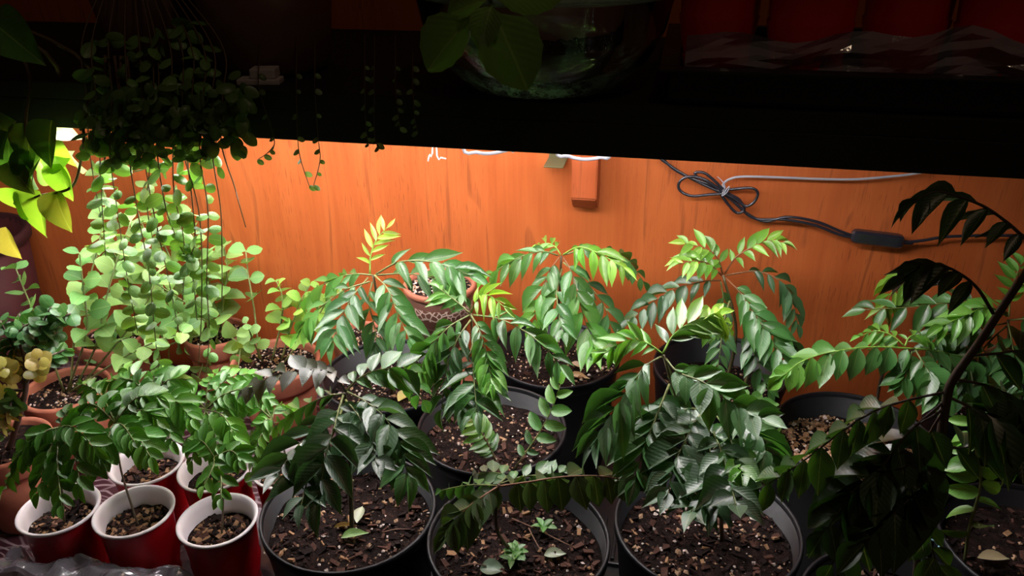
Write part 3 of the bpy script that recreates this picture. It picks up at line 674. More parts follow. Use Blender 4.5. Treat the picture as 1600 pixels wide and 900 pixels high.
# K: dark foreground tree
rt, y0 = curry('dark unlit curry tree with a woody trunk standing nearest the camera', 1385, 945, rad=.098, seed=11, at=Vector((.246, .574, .19)), perl=160, psize=.003, bark=160)
rn = random.Random(11); YK = y0-.03
stem(rt, [PZ(1432, 905, .163), P(1440, 850, YK), P(1462, 740, YK), P(1478, 630, YK), P(1490, 592, YK), P(1530, 535, YK), P(1598, 432, YK), P(1625, 390, YK), P(1650, 330, YK+.01)], .0042, .0020, (.08, .05, .035), 'trunk', 8)
stem(rt, [P(1490, 592, YK), P(1470, 640, YK), P(1440, 660, YK-.02)], .0016, .0010, (.06, .04, .03), 'branch')
KD = (.018, .06, .012); kw = dict(rnd=rn, rach=(.07, .04, .03))
FR(rt, YK, -.02, [(1625, 390), (1600, 371), (1574, 348), (1540, 324), (1500, 308), (1460, 300), (1425, 318)], 12, .036, .40, 46, .9, KD, KD, ref=(0, -.3, .9), s0=.2, **kw)
FR(rt, YK, -.01, [(1552, 490), (1526, 449), (1490, 422), (1454, 413), (1420, 432)], 10, .040, .46, 46, .9, KD, KD, ref=(0, -.3, .9), s0=.3, **kw)
FR(rt, YK, .0, [(1480, 612), (1420, 625), (1367, 642), (1317, 673), (1260, 717), (1207, 752), (1155, 778)], 20, .036, .50, 62, .9, (.035, .10, .016), (.05, .14, .02), ref=(0, -.3, .9), grow=.3, **kw)
FR(rt, YK, -.03, [(1478, 625), (1413, 683), (1373, 740), (1343, 785), (1300, 883)], 13, .056, .55, 62, .35, KD, KD, ref=(0, -.25, .95), r=.0015, **kw)
FR(rt, YK, -.03, [(1475, 640), (1440, 700), (1420, 760), (1400, 830)], 11, .054, .55, 60, .35, KD, KD, ref=(0, -.25, .95), **kw)
FR(rt, YK, .02, [(1489, 592), (1546, 604), (1598, 630), (1640, 660)], 10, .046, .55, 58, .5, KD, KD, ref=(0, -.3, .9), **kw)
FR(rt, YK, .02, [(1515, 556), (1560, 552), (1600, 548), (1650, 560)], 8, .044, .50, 55, .5, KD, KD, **kw)
FR(rt, YK, -.02, [(1482, 620), (1520, 638), (1560, 658), (1600, 690)], 10, .050, .55, 58, .4, KD, KD, ref=(0, -.25, .95), **kw)
FR(rt, YK, -.05, [(1465, 720), (1440, 760), (1400, 800), (1350, 850)], 10, .050, .55, 58, .4, KD, KD, ref=(0, -.25, .95), **kw)
FR(rt, YK, -.03, [(1460, 700), (1400, 720), (1340, 760), (1290, 830)], 11, .052, .55, 58, .4, KD, KD, ref=(0, -.25, .95), **kw)
FR(rt, YK, .03, [(1470, 690), (1500, 700), (1560, 690), (1610, 700)], 9, .046, .55, 58, .5, KD, KD, **kw)
FR(rt, YK-.01, -.03, [(1450, 800), (1452, 840), (1462, 875), (1475, 900)], 6, .036, .5, 55, .4, (.05, .14, .02), (.05, .14, .02), **kw)
bm = bmesh.new(); tube(bm, [P(1440, 900, YK)-rt.location, P(1452, 760, YK-.004)-rt.location], .0012, .0012, 6)
for q in (780, 850):
    p_ = P(1449-(q-780)*.09, q, YK-.002)-rt.location
    tube(bm, [p_+Vector((.012*math.cos(a*.7), .008*math.sin(a*.7), .001*math.sin(a*2.1))) for a in range(10)], .0009, .0009, 5)
obj('support_stake', bm, plain('pale_blue_wire', (.25, .45, .55), .4, .2), rt)

# ================================================================ red cups with seedlings
CUPS = [(-.655, .578), (-.568, .592), (-.467, .598), (-.606, .672), (-.517, .678), (-.432, .700)]
CUP_Z = .0445
SEEDG = 'curry seedlings in red cups'
def seedling(label, cx, cy, seed, top, tips, col=(.05, .20, .02), soil_drop=.024, at=None, L=.0265, nl=12, dY=0):
    q = CUPS[seed-1]; c = Vector((q[0], q[1], CUP_Z+.12)); root = thing('potted_seedling', label, 'plant', (c.x, c.y, CUP_Z), SEEDG); rn = random.Random(100+seed)
    cup(root); soil(root, .0362, .12-soil_drop, 20+seed, perl=26, bark=150, psize=.0022, bsize=.009, light=.2, thick=.02)
    root['zs'] = CUP_Z+.12-soil_drop
    T = P(top[0], top[1], c.y+dY)
    stem(root, [base(root), base(root).lerp(T, .5)+Vector((rn.uniform(-.008, .008), 0, .01)), T], .0013, .0009, (.14, .11, .06))
    for i, (x, y, d) in enumerate(tips):
        m_ = ((top[0]+x)/2+rn.uniform(-8, 8), (top[1]+y)/2-abs(x-top[0])*.18-6)
        FR(root, c.y+dY, d, [top, m_, (x, y)], nl, L*rn.uniform(.85, 1.15), .48, 55, .35, vary(col, rn), vary((.11, .33, .035), rn), rnd=rn, meshes=SL, s0=.12, rach=RACH)
    return root
seedling('seedling spilling over the rim of the cup at the plastic sheet corner', 103, 795, 1, (92, 668), [(8, 760, -.04), (150, 700, -.03), (96, 790, -.08), (140, 650, .03), (60, 770, -.06), (125, 760, -.06), (30, 720, -.03)])
seedling('short seedling in the red cup showing most bare bark soil', 213, 794, 2, (180, 662), [(110, 640, 0), (150, 730, -.05), (235, 715, -.05), (245, 655, 0), (190, 615, .04), (210, 690, -.06), (130, 600, .03), (250, 620, .02)])
seedling('seedling in the red cup touching the big black pot with pale leaves on its soil', 340, 812, 3, (335, 715), [(300, 690, .0), (345, 780, -.06), (375, 720, -.02), (318, 760, -.05)], L=.022, nl=8)
seedling('seedling in the red cup behind the bare soil cup', 225, 728, 4, (235, 625), [(160, 600, 0), (195, 575, .04), (290, 595, .02), (300, 655, -.03), (215, 695, -.06), (180, 655, -.03), (255, 575, .04), (150, 640, -.03), (270, 690, -.05)])
seedling('seedling in the red cup between two cups and the terracotta pots', 326, 735, 5, (322, 640), [(270, 665, -.03), (340, 725, -.06), (385, 625, 0), (400, 585, .04), (285, 610, .02), (370, 690, -.04), (345, 580, .04), (300, 720, -.05), (420, 625, 0)], col=(.09, .30, .03))
seedling('seedling in the red cup half hidden behind the big black pot', 436, 752, 6, (425, 655), [(385, 690, -.02), (392, 745, -.05), (455, 640, .03), (375, 640, .01), (405, 610, .04)], col=(.09, .30, .03))

# low box under the cups, covered by crumpled clear plastic
bm = bmesh.new(); box(bm, (-.715, .503, .0006), (-.4025, .745, .0425), .002)
tag(obj('low_box', bm, plain('dark_cardboard', (.045, .028, .03), .7, .3, 40, .2), smooth=False), 'low dark box under the red cups, wrapped in clear plastic', 'box')
bm = bmesh.new(); nx, ny = 90, 74; g = []
for j in range(ny+1):
    for i in range(nx+1):
        x = -.735+.328*i/nx; y = .484+.276*j/ny
        cr = .80+.40*noise.noise(Vector((x*15, y*15, 7)))+.13*noise.noise(Vector((x*46, y*46, 9)))
        ed = min(1, (x+.735)/.030, (y-.484)/.024, (.76-y)/.02)
        dd, qy = min((math.hypot(x-q[0], y-q[1]), q[1]) for q in CUPS)
        h = min(1, max(0, (dd-.0365)/.010)); fr_ = min(1, max(0, (.60-y)/.05))*min(1, max(.25, (-.42-x)/.05))
        z = .0438+h*(.004+.100*fr_)*cr
        if ed < 1: z = .0008+(z-.0008)*max(0, ed)**.35
        if -.718 < x and .500 < y < .748: z = max(z, .0436)
        g.append(bm.verts.new((x, y, z)))
for j in range(ny):
    for i in range(nx):
        a = j*(nx+1)+i; bm.faces.new([g[a], g[a+1], g[a+nx+2], g[a+nx+1]])
bm.normal_update()
tag(obj('plastic_sheet', bm, FILM, smooth=False), 'crumpled clear plastic sheet around the feet of the red cups', 'plastic sheet')

# black ridged tray between the pots
a = PZ(905, 730, .0); bm = bmesh.new()
t = thing('plant_tray', 'ridged black plastic tray in the gap between black pots', 'tray', (-.035, .815, 0))
bm = bmesh.new(); box(bm, (-.055, -.04, 0), (.055, .045, .006), .002); obj('base', bm, TRAYM, t, smooth=False)
for k in range(7):
    bm = bmesh.new(); x = -.045+k*.015; box(bm, (x-.0022, -.036, .0062), (x+.0022, .041, .0115), .001); obj('ridge', bm, TRAYM, t, smooth=False)

# ================================================================ terracotta pots and soft-leaved plants
def shoot(root, pts, nodes, L, wr=.85, col=(.16, .36, .09), rnd=random, r=.0018, mesh=None, tilt=.35, grow=.5, name='leaf', scol=(.30, .38, .14), s0=.12, spread=1.0):
    """a stem with opposite pairs of leaves"""
    mesh = mesh or BL; loc = root.location; n = 4*(len(pts)-1)+2; c = curve([p-loc for p in pts], n)
    bm = bmesh.new(); tube(bm, c, r, r*.5, 5); sh = obj('shoot', bm, STEM, root, scol); ph = rnd.uniform(0, 3.1)
    for k in range(nodes):
        s = s0+(1-s0)*k/max(1, nodes-1); x = min(s, .999)*n; j = min(int(x), n-1)
        p = c[j].lerp(c[j+1], x-j); t = (c[j+1]-c[j]).normalized()
        a = t.cross(Vector((1, .2, .1))).normalized(); b = t.cross(a)
        for q in (0, 1):
            th = ph+k*1.57+q*3.1416+rnd.uniform(-.3, .3); out = a*math.cos(th)+b*math.sin(th)
            d = out*spread+t*tilt+Vector((0, 0, rnd.uniform(-.25, .15))); l = L*(1-grow*s)*rnd.uniform(.8, 1.15)
            put(name, rnd.choice(mesh), sh, leaf_matrix(p, d, t*.8+Vector((rnd.gauss(0, .2), -.65, .30)), l, l*wr*rnd.uniform(.9, 1.1), rnd.gauss(0, .25)), vary(col, rnd, .25))
    return sh
def SH(root, Y0, d, px, *a, **k):
    n = len(px)-1
    return shoot(root, [P(x, y, Y0+d*i/n) for i, (x, y) in enumerate(px)], *a, **k)
TG = 'plants in terracotta pots'
def tpot(label, cx, cy, rz, rad, seed, at=None, h=None, name='potted_plant', **sk):
    c = at or PZ(cx, cy, rz); h = h or rz; root = thing(name, label, 'plant', (c.x, c.y, rz-h), TG)
    terracotta_pot(root, rad, h); soil(root, rad*.87, h-.012, seed, thick=.015, **sk); root['zs'] = rz-.012
    return root, c.y
SOFTG = (.15, .36, .10); PALE = (.24, .46, .14)
# T2 broad soft-leaved plant
rt, y0 = tpot('tall soft-leaved herb in the terracotta pot behind the red cups', 103, 605, .13, .062, 31, perl=120, bark=80)
rn = random.Random(31)
SH(rt, y0, .0, [(105, 612), (135, 520), (130, 450), (124, 395)], 6, .042, .8, SOFTG, rn, s0=.35)
SH(rt, y0, .05, [(115, 610), (150, 540), (165, 470), (185, 400), (205, 345)], 8, .040, .85, PALE, rn, s0=.25)
SH(rt, y0, .06, [(120, 610), (180, 540), (225, 480), (250, 420)], 8, .040, .85, PALE, rn, s0=.3)
SH(rt, y0, .02, [(100, 612), (70, 530), (45, 470), (25, 420)], 6, .042, .85, SOFTG, rn, s0=.4)
SH(rt, y0, .0, [(110, 612), (190, 560), (240, 535), (285, 520)], 7, .036, .85, PALE, rn, s0=.35)
SH(rt, y0, .08, [(110, 610), (120, 500), (150, 400), (165, 320)], 8, .038, .85, PALE, rn, s0=.35)
# T3 and T4 round-leaved cuttings
rt, y0 = tpot('round-leaved cuttings in a terracotta pot of pale perlite soil', 430, 562, .13, .070, 32, perl=300, bark=60, psize=.0026)
rn = random.Random(32)
SH(rt, y0, .04, [(405, 560), (398, 490), (388, 430), (384, 392)], 4, .032, .82, SOFTG, rn, s0=.45, grow=.1)
SH(rt, y0, .02, [(440, 562), (455, 510), (470, 470), (485, 445)], 6, .034, .88, (.22, .44, .07), rn, s0=.25)
SH(rt, y0, .02, [(425, 562), (440, 500), (440, 460), (432, 440)], 6, .034, .88, (.24, .46, .09), rn, s0=.3)
SH(rt, y0, .0, [(445, 565), (480, 520), (505, 480), (520, 450)], 6, .030, .88, (.22, .44, .07), rn, s0=.3)
SH(rt, y0, -.03, [(410, 565), (395, 530), (385, 505)], 4, .030, .88, PALE, rn, s0=.3)
rt, y0 = tpot('pale broad-leaved herb in the terracotta pot against the wooden wall', 342, 512, .13, .052, 33, at=Vector((-.735, 1.04, .13)), perl=160, bark=40)
rn = random.Random(33)
SH(rt, y0, .0, [(340, 515), (330, 450), (310, 400), (300, 360)], 8, .042, .85, PALE, rn, s0=.15)
SH(rt, y0, .0, [(345, 515), (350, 460), (355, 420), (350, 385)], 7, .042, .85, PALE, rn, s0=.15)
SH(rt, y0, -.04, [(340, 518), (300, 480), (270, 460), (240, 440)], 7, .042, .85, PALE, rn, s0=.2)
SH(rt, y0, -.08, [(338, 520), (290, 530), (250, 545), (215, 560)], 6, .040, .85, PALE, rn, s0=.25)
SH(rt, y0, -.09, [(342, 520), (365, 530), (375, 545), (372, 575)], 5, .036, .85, PALE, rn, s0=.3)
SH(rt, y0, -.07, [(340, 518), (320, 500), (300, 500), (285, 520)], 6, .040, .85, PALE, rn, s0=.2)
SH(rt, y0, -.06, [(340, 520), (335, 540), (320, 560), (310, 590)], 5, .040, .85, PALE, rn, s0=.3)
SH(rt, y0, .02, [(342, 512), (290, 450), (260, 390), (240, 340), (230, 290)], 9, .038, .85, PALE, rn, s0=.25)
SH(rt, y0, .02, [(342, 512), (320, 430), (280, 350), (275, 310)], 8, .036, .85, PALE, rn, s0=.3)
# another broad-leaf pot hidden in the middle of the bush
rt, y0 = tpot('bushy broad-leaved herb in a terracotta pot deep among the pale leaves', 205, 520, .13, .058, 34, at=Vector((-.905, 1.00, .13)), perl=100, bark=40)
rn = random.Random(34)
SH(rt, y0, .0, [(205, 520), (200, 450), (180, 400), (160, 370)], 8, .042, .85, PALE, rn, s0=.2)
SH(rt, y0, .0, [(205, 520), (225, 440), (230, 380), (215, 330)], 8, .042, .85, PALE, rn, s0=.2)
SH(rt, y0, -.06, [(205, 525), (240, 500), (270, 500), (295, 510)], 6, .040, .85, SOFTG, rn, s0=.25)
SH(rt, y0, -.05, [(205, 525), (180, 510), (160, 530), (150, 560)], 5, .040, .85, SOFTG, rn, s0=.25)
SH(rt, y0, .03, [(205, 520), (190, 400), (165, 310), (150, 260)], 9, .038, .85, PALE, rn, s0=.3)
# T1 jade-like bush
rt, y0 = tpot('small round-leaved jade bush with yellowing leaves in the cut off terracotta pot', 8, 690, .13, .058, 35, perl=20, bark=90)
rn = random.Random(35); BR = (.16, .10, .08)
JG = (.05, .17, .045); JY = (.42, .36, .08)
def jade(px, d, n_, col, L=.018):
    SH(rt, y0, d, px, n_, L, .92, col, rn, r=.0022, mesh=RL, scol=BR, s0=.4, grow=.1, spread=.9)
stem(rt, [base(rt), P(30, 650, y0), P(40, 610, y0), P(42, 570, y0)], .0045, .0028, BR, 'trunk', 8)
for px in ([(42, 575), (60, 540), (90, 520)], [(42, 575), (40, 530), (30, 490)], [(42, 575), (20, 540), (0, 500)], [(42, 580), (70, 560), (105, 545)], [(42, 575), (60, 520), (80, 480)], [(42, 580), (15, 560), (-10, 540)], [(42, 575), (75, 510), (110, 490)], [(42, 575), (30, 520), (60, 500)]):
    jade(px, rn.uniform(-.03, .05), 8, JG)
for px in ([(40, 600), (55, 575), (62, 560)], [(38, 600), (20, 585), (5, 575)], [(36, 620), (15, 640), (5, 670)], [(36, 610), (10, 610), (-8, 615)], [(38, 600), (30, 570), (40, 555)]):
    jade(px, rn.uniform(-.03, .01), 7, JY, .017)
for px in ([(34, 625), (20, 625), (15, 640)], [(30, 640), (5, 650), (-5, 680)]): jade(px, -.02, 6, (.10, .26, .07))
rb = thing('red_bucket', 'dark red bucket behind the jade bush at the shelf end', 'bucket', (-1.155, 1.00, 0))
bm = bmesh.new(); lathe(bm, [(0, 0), (.082, 0), (.085, .004), (.103, .285), (.100, .285), (.082, .008), (0, .006)], 40); obj('body', bm, plain('dark_red_plastic', (.05, .003, .004), .75, .2, 40, .05), rb)
bm = bmesh.new(); lathe(bm, [(.1025, .270), (.109, .272), (.110, .286), (.106, .290), (.100, .288), (.0995, .276)], 44); obj('rim', bm, plain('maroon_plastic', (.03, .002, .003), .75, .2, 40, .05), rb)
# embossed planter on terracotta pot at the wall
c = PZ(690, 521, .150)+Vector((0, -.03, 0)); c.x = -.335; c.y = 1.045
rt = thing('terracotta_pot', 'upturned terracotta pot under the embossed brown planter', 'pot', (c.x, c.y, 0))
bm = bmesh.new(); lathe(bm, [(0, .150), (.036, .150), (.040, .147), (.052, .045), (.060, .043), (.063, .004), (.058, 0), (.052, 0), (.045, .05), (.034, .142), (0, .144)], 40)
obj('body', bm, TERRA, rt)
p5 = thing('embossed_planter', 'small brown embossed planter of perlite soil standing by the wooden wall', 'planter', (c.x, c.y-.002, .1505))
bm = bmesh.new(); lathe(bm, [(0, 0), (.030, 0), (.033, .003), (.048, .060), (.0495, .064), (.053, .100), (.0505, .101), (.047, .064), (.030, .006), (0, .006)], 44); obj('pot', bm, EMBOSS, p5)
bm = bmesh.new(); lathe(bm, [(.0525, .096), (.0555, .098), (.056, .104), (.0535, .107), (.050, .106), (.049, .099)], 44); obj('rim', bm, TERRA, p5)
soil(p5, .048, .099, 40, perl=420, bark=40, psize=.0020, thick=.01)
# small terracotta pot behind
rt, y0 = tpot('small terracotta pot of bare perlite soil behind the black pot', 578, 520, .15, .045, 41, at=Vector((-.475, 1.045, .15)), name='soil_pot', perl=260, bark=30, psize=.0024)
rt['category'] = 'pot'

# ================================================================ fallen leaves and twigs on the soil
def fallen(px, py, L, ang, col, label, z=.1665, wr=.4):
    p = PZ(px, py, z); d = Vector((math.cos(ang), math.sin(ang), .08))
    me = CL[3]; o = bpy.data.objects.new('fallen_leaf', me); COL.objects.link(o)
    o.matrix_basis = leaf_matrix(p-d*L*.5, d, Vector((0, -.2, 1)), L, L*wr); o.color = (*col, 1); tag(o, label, 'leaf', 'fallen leaves on the soil')
fallen(562, 803, .026, 1.7, (.55, .62, .45), 'whitish fallen leaf standing out on the soil of the pot by the cups', wr=.5)
fallen(555, 836, .030, .4, (.20, .36, .12), 'green fallen leaf on the soil below the whitish one')
fallen(868, 866, .024, .25, (.40, .50, .36), 'pale fallen leaf on the soil near the tiny weeds', wr=.55)
fallen(771, 889, .028, .1, (.22, .36, .26), 'rounded grey green fallen leaf at the near rim of the weedy pot', wr=.7)
fallen(1553, 872, .032, .1, (.42, .36, .24), 'beige fallen leaf on the dark soil of the sapling pot', wr=.42)
fallen(904, 590, .034, 0, (.50, .30, .13), 'tan fallen leaf on the back pot soil by its rim', .1640)
fallen(902, 572, .026, -.6, (.46, .30, .16), 'curled brown fallen leaf behind the tan one', .1640)
fallen(540, 822, .026, .3, (.34, .24, .10), 'narrow tan fallen leaf beside the green fallen leaf', wr=.2)
fallen(633, 618, .030, 1.2, (.50, .45, .14), 'yellow fallen leaf on the perlite soil under the silver fronds', .160, wr=.6)
def twig(px, z, label, r=.0008):
    bm = bmesh.new(); tube(bm, curve([PZ(x, y, z)+Vector((0, 0, .002*(i % 2))) for i, (x, y) in enumerate(px)], 6), r, r*.6, 5)
    o = obj('twig', bm, STEM, None, (.22, .11, .07)); tag(o, label, 'twig', 'twigs on the soil')
twig([(800, 810), (840, 830), (900, 857)], .168, 'long thin twig lying across the weedy pot soil')
twig([(826, 825), (835, 845), (848, 866)], .168, 'short reddish twig below the long thin one')
twig([(720, 885), (740, 883), (760, 884)], .168, 'pale straight twig near the rounded grey fallen leaf')
twig([(598, 832), (620, 829), (640, 827)], .168, 'thin twig on the soil of the pot beside the cups')

# ================================================================ things on and hanging from the shelf
# trailing button-leaf plant in a pot on the shelf
c = Vector((-.60, .85, ST+.0005))
tp = thing('trailing_plant', 'trailing button-leaved plant hanging in long strings over the shelf edge', 'plant', c)
terracotta_pot(tp, .072, .12, BROWNP); soil(tp, .060, .105, 50, perl=0, bark=60)
rn = random.Random(50)
VG = (.13, .30, .07)
nleaf = [0]
def vine(px_top, path, gap=20, L=.017, col=VG, y=.705, dense=1.0):
    """drops from the pot over the shelf edge, then down through photo points"""
    pts = [Vector((c.x+(P(px_top, 120, y).x-c.x)*.3, c.y-.05, ST+.115)), Vector((P(px_top, 60, .74).x, .735, ST+.045)), P(px_top, 150, y)]+[P(a, b, y+rn.uniform(-.006, .006)) for a, b in path]
    pts = [p-tp.location for p in pts]; n = 8*(len(pts)-1); cv = curve(pts, n)
    bm = bmesh.new(); tube(bm, cv, .0009, .0005, 4); v = obj('vine', bm, STEM, tp, (.17, .11, .05))
    seg = [(cv[i+1]-cv[i]).length for i in range(n)]; tot = sum(seg); step = gap/FPX*.85; d = .10; q = 0
    while d < tot-.004:
        acc = 0
        for i in range(n):
            if acc+seg[i] >= d: break
            acc += seg[i]
        p = cv[i].lerp(cv[i+1], (d-acc)/seg[i]); a = rn.uniform(0, 6.28)
        for sd in (0, 1):
            if nleaf[0] >= 298 or rn.random() > .80*dense: continue
            th = a+sd*3.14; dr = Vector((math.cos(th), math.sin(th)*.8, rn.uniform(-.7, .1))); l = L*rn.uniform(.75, 1.25)
            put('leaf', rn.choice(RL), v, leaf_matrix(p, dr, Vector((rn.gauss(0, .45), rn.uniform(-1, -.1), rn.uniform(.1, .8))), l, l*.68, rn.gauss(0, .4)), vary(col, rn, .25)); nleaf[0] += 1
        d += step*rn.uniform(.75, 1.3); q += 1
for xt, path in ((150, [(155, 230), (160, 330), (165, 400)]), (175, [(172, 240), (185, 340), (200, 440), (215, 520)]),
                 (200, [(200, 230), (215, 330), (232, 420), (240, 500), (248, 580)]), (222, [(225, 240), (240, 330), (262, 430), (280, 520)]),
                 (248, [(245, 230), (258, 320), (275, 370), (300, 430), (308, 500)]), (268, [(270, 235), (272, 300), (285, 360), (290, 400)]),
                 (300, [(292, 230), (302, 330), (304, 380), (290, 420), (285, 470)]), (318, [(312, 240), (325, 330), (323, 440), (327, 520), (320, 600)]),
                 (332, [(332, 240), (345, 330), (347, 420), (347, 470)]), (348, [(346, 225), (366, 290), (374, 320), (384, 355)]),
                 (135, [(140, 235), (150, 300), (158, 340)]), (285, [(285, 230), (312, 340), (315, 480), (310, 570)]),
                 (240, [(236, 240), (230, 320), (240, 380)])):
    vine(xt, path, 21)
mass = bmesh.new(); src = RL
for _ in range(330):
    px = rn.uniform(128, 382); py = rn.gauss(195, 32) if px < 340 else rn.gauss(185, 28)
    if py > 262 or py < 60: continue
    p = P(px, py, rn.uniform(.690, .722))-tp.location; l = rn.uniform(.012, .019)
    mt = leaf_matrix(p, Vector((rn.uniform(-1, 1), rn.uniform(-.6, .3), rn.uniform(-1, .1))), Vector((rn.gauss(0, .3), -.6, .6)), l, l*.68, rn.gauss(0, .4))
    me = rn.choice(src); vv = [mass.verts.new(mt @ v.co) for v in me.vertices]
    for q in me.polygons: mass.faces.new([vv[i] for i in q.vertices])
stuff(obj('foliage', mass, FLESHY, tp, (.11, .24, .06)))
for px in (172, 186, 196, 205):
    tube_obj('dry_stem', [Vector((P(px, 100, .73).x, .726, ST+.03))-tp.location, P(px+rn.uniform(-10, 10), 190, .712)-tp.location, P(px+rn.uniform(-14, 14), 262, .708)-tp.location], .0018, .0010, STEM, tp, (.16, .09, .05), 5)
# thin sparse strings further along the edge
for xt, path in ((405, [(428, 215), (422, 235), (402, 250)]), (463, [(465, 215), (470, 250), (483, 290)]), (492, [(497, 215), (500, 250), (490, 290)]),
                 (570, [(572, 200), (576, 225)]), (585, [(585, 210), (592, 230)]), (618, [(622, 175), (625, 200)]), (645, [(648, 180), (652, 205)])):
    pts = [P(xt, 55, .80), P(xt, 95, .726), P(xt, 140, .712)]+[P(a, b, .71) for a, b in path]
    pts = [p-tp.location for p in pts]
    v = tube_obj('vine', pts, .0006, .0004, STEM, tp, (.10, .06, .03), 4); cv = curve(pts, 20)
    for i in range(6, 21, 2):
        dr = Vector((rn.choice((-1, 1)), rn.uniform(-.5, .5), -.6)); l = .0075*rn.uniform(.7, 1.2)
        put('leaf', rn.choice(RL), v, leaf_matrix(cv[i], dr, Vector((0, -.6, .6)), l, l*.7), vary((.09, .17, .05), rn))
# heart-leaved climber
c = Vector((-.86, .80, ST+.0005))
hp = thing('heart_leaf_climber', 'climber with large heart-shaped leaves hanging past the shelf edge', 'plant', c)
terracotta_pot(hp, .065, .11, BROWNP); soil(hp, .055, .097, 51, perl=0, bark=40); rn = random.Random(51)
loc = hp.location
def climb(px, y, leaves, col=(.10, .22, .04), r=.002):
    pts = [Vector((c.x, c.y-.045, ST+.10)), Vector((P(px[0][0], 100, .735).x, .727, ST+.03))]+[P(a, b, y) for a, b in px]
    v = tube_obj('vine', [p-loc for p in pts], r, r*.7, STEM, hp, (.16, .12, .05), 6)
    for (bx, by, tx, ty, dy, k, cl) in leaves:
        p0 = P(bx, by, y); p1 = P(tx, ty, y+dy); d = p1-p0; L = d.length
        lf = put('leaf', HL[k], v, leaf_matrix(p0-loc, d, Vector((.15, -.75, .6)), L, L*.72), vary(cl, rn, .1))
BRT = (.20, .42, .05); MDG = (.06, .16, .03)
climb([(40, 190), (35, 260), (45, 300)], .70, [(-5, 40, 62, 95, -.02, 0, MDG), (45, 200, 42, 268, -.01, 0, MDG), (80, 195, 68, 262, -.02, 1, MDG), (15, 215, 8, 290, 0, 2, MDG), (15, 258, 50, 302, -.015, 0, (.10, .16, .03)), (60, 250, 22, 300, -.01, 1, MDG), (22, 195, -15, 250, 0, 1, MDG)])
climb([(130, 200), (128, 240), (112, 292), (60, 306), (22, 318)], .71, [(95, 262, 108, 320, .01, 0, BRT), (62, 306, 62, 378, .01, 0, BRT), (50, 240, 40, 300, .02, 2, MDG), (100, 225, 128, 275, .03, 0, BRT), (30, 300, 42, 345, .02, 1, BRT), (88, 305, 104, 366, -.01, 1, (.22, .28, .05)), (60, 255, 78, 285, .03, 2, LIME), (78, 265, 112, 232, .02, 2, (.25, .45, .22)), (10, 360, 25, 412, 0, 1, (.42, .42, .12))])
climb([(85, 195), (92, 215), (80, 245)], .78, [(88, 205, 125, 215, 0, 0, (.45, .6, .35)), (80, 245, 95, 290, 0, 1, LIME), (75, 250, 110, 300, .01, 0, BRT)], r=.0025)
# big dark leaf near the upper corner
rn = random.Random(52)
c2 = Vector((-.78, .80, ST+.0005))
# brown pot on the shelf
c = PZ(535, 62, ST+.0005); c.y = .84
bp_ = thing('brown_pot', 'dim brown plastic pot standing on the shelf beside the glass bowl', 'pot', (PZ(535, 62, ST).x, .835, ST+.0005))
bm = bmesh.new(); lathe(bm, [(0, 0), (.058, 0), (.061, .004), (.064, .012), (.078, .13), (.075, .13), (.060, .012), (0, .008)], 44); obj('pot', bm, BROWNP, bp_)
bm = bmesh.new(); lathe(bm, [(.0775, .122), (.082, .124), (.083, .134), (.079, .138), (.074, .136), (.0745, .124)], 44); obj('rim', bm, BROWNP, bp_)
soil(bp_, .068, .12, 53, perl=20, bark=60)
a = P(400, 88, .755); bm = bmesh.new(); box(bm, (-.022, -.010, 0), (.022, .010, .006), .0015); box(bm, (-.008, -.008, .0062), (.018, .012, .016), .0015)
o = obj('plastic_scrap', bm, PAPER, smooth=False); o.location = (a.x, .757, ST+.0003); o.rotation_euler.z = .2; tag(o, 'pale scrap lying on the shelf edge beside the brown pot', 'scrap')
# glass bowl with a brown liner pot and broad leaves
c = P(850, 80, .805); c = Vector((c.x, .805, ST+.0005))
gb = thing('glass_bowl_planter', 'clear glass bowl planter with broad toothed leaves over its rim', 'planter', c)
bm = bmesh.new()
lathe(bm, [(0, 0), (.070, 0), (.078, .003), (.104, .028), (.118, .055), (.126, .088), (.1285, .092), (.127, .095), (.1235, .093), (.114, .055), (.100, .031), (.074, .007), (0, .005)], 64)
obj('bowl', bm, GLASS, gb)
bm = bmesh.new(); lathe(bm, [(0, .0065), (.052, .0065), (.060, .010), (.092, .080), (.089, .080), (.057, .013), (0, .011)], 44); lp = obj('liner_pot', bm, BROWNP, gb)
soil(gb, .084, .072, 54, perl=30, bark=60)
rn = random.Random(54)
base_ = c+Vector((-.03, -.03, .07)); 
def bigleaf(px, y, leaves):
    v = tube_obj('shoot', [base_-c, (base_+P(*px[0], y))*.5-c+Vector((0, 0, .02))]+[P(a, b, y)-c for a, b in px], .0022, .0016, STEM, gb, (.14, .2, .06), 6)
    for (bx, by, tx, ty, dy, k, wr) in leaves:
        p0 = P(bx, by, y); d = P(tx, ty, y+dy)-p0
        put('leaf', BL[k], v, leaf_matrix(p0-c, d, Vector((.1, -.8, .5)), d.length, d.length*wr), (.16, .32, .06))
bigleaf([(765, -12), (768, 5)], .655, [(772, 18, 825, 138, -.015, 0, .78), (735, 28, 660, 108, -.01, 3, .74), (768, 8, 748, 72, -.02, 1, .72), (760, 0, 690, 18, .0, 1, .6), (775, -5, 880, -10, .01, 2, .5)])

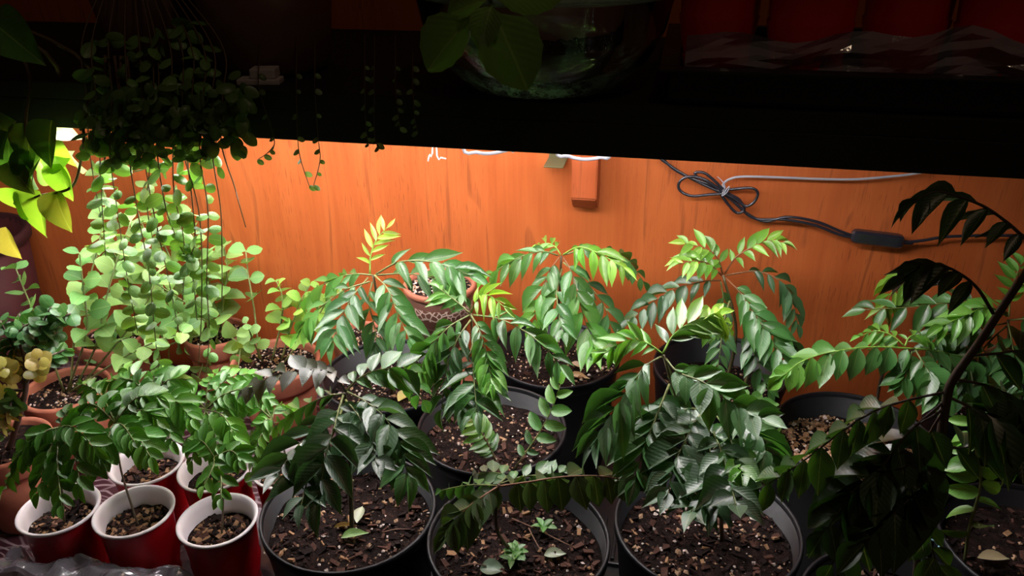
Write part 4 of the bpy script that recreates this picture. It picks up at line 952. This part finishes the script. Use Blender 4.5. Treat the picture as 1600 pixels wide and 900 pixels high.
# black tray with red cups in clear wrap
tr = thing('seed_tray', 'black seed tray on the shelf under dim red cups', 'tray', (.34, .87, ST+.0005))
x0 = P(1045, 140, .735).x-.34; x1 = .62
bm = bmesh.new(); box(bm, (x0+.006, -.128, 0), (x1, .13, .004), .001); obj('base', bm, TRAYM, tr, smooth=False)
for lo, hi in (((x0, -.134, .0042), (x1, -.128, .030)), ((x0, .125, .0042), (x1, .131, .030)), ((x0, -.1275, .0042), (x0+.006, .1245, .030)), ((x1-.006, -.1275, .0042), (x1, .1245, .030))):
    bm = bmesh.new(); box(bm, lo, hi, .001); obj('side', bm, TRAYM, tr, smooth=False)
bm = bmesh.new()
for lo, hi in (((x0-.010, -.144, .0302), (x1, -.126, .0335)), ((x0-.010, .124, .0302), (x1, .134, .0335)), ((x0-.010, -.1255, .0302), (x0+.008, .1235, .0335))): box(bm, lo, hi, .001)
obj('rim', bm, TRAYM, tr, smooth=False)
for i, (px, yy, lab) in enumerate(((1120, .835, 'dim red cup on the seed tray nearest the glass bowl'), (1262, .80, 'dim red cup second along the seed tray from the bowl'), (1410, .835, 'dim red cup third along the seed tray from the bowl'), (1562, .80, 'brighter red cup on the seed tray at its far end'))):
    p = P(px, 60, yy); cu = thing('red_cup', lab, 'cup', (p.x, yy, ST+.005), 'red cups on the shelf tray'); cup(cu); soil(cu, .0358, .10, 60+i, perl=0, bark=40, thick=.02)
bm = bmesh.new(); nx, ny = 60, 10; g = []
for j in range(ny+1):
    for i in range(nx+1):
        x = x0+.012+(x1-x0-.025)*i/nx; s_ = j/ny
        y = -.118+.012*noise.noise(Vector((x*25, s_*3, 3)))+.006*noise.noise(Vector((x*70, s_*8, 5))); z = .006+.055*s_*(1+.4*noise.noise(Vector((x*14, 2, 1))))
        g.append(bm.verts.new((x, y+.01, z)))
for j in range(ny):
    for i in range(nx):
        a = j*(nx+1)+i; bm.faces.new([g[a], g[a+1], g[a+nx+2], g[a+nx+1]])
bm.normal_update()
o = obj('plastic_wrap', bm, FILM, smooth=False); o.location = tr.location; tag(o, 'crumpled clear plastic wrap in front of the dim red cups', 'plastic wrap')
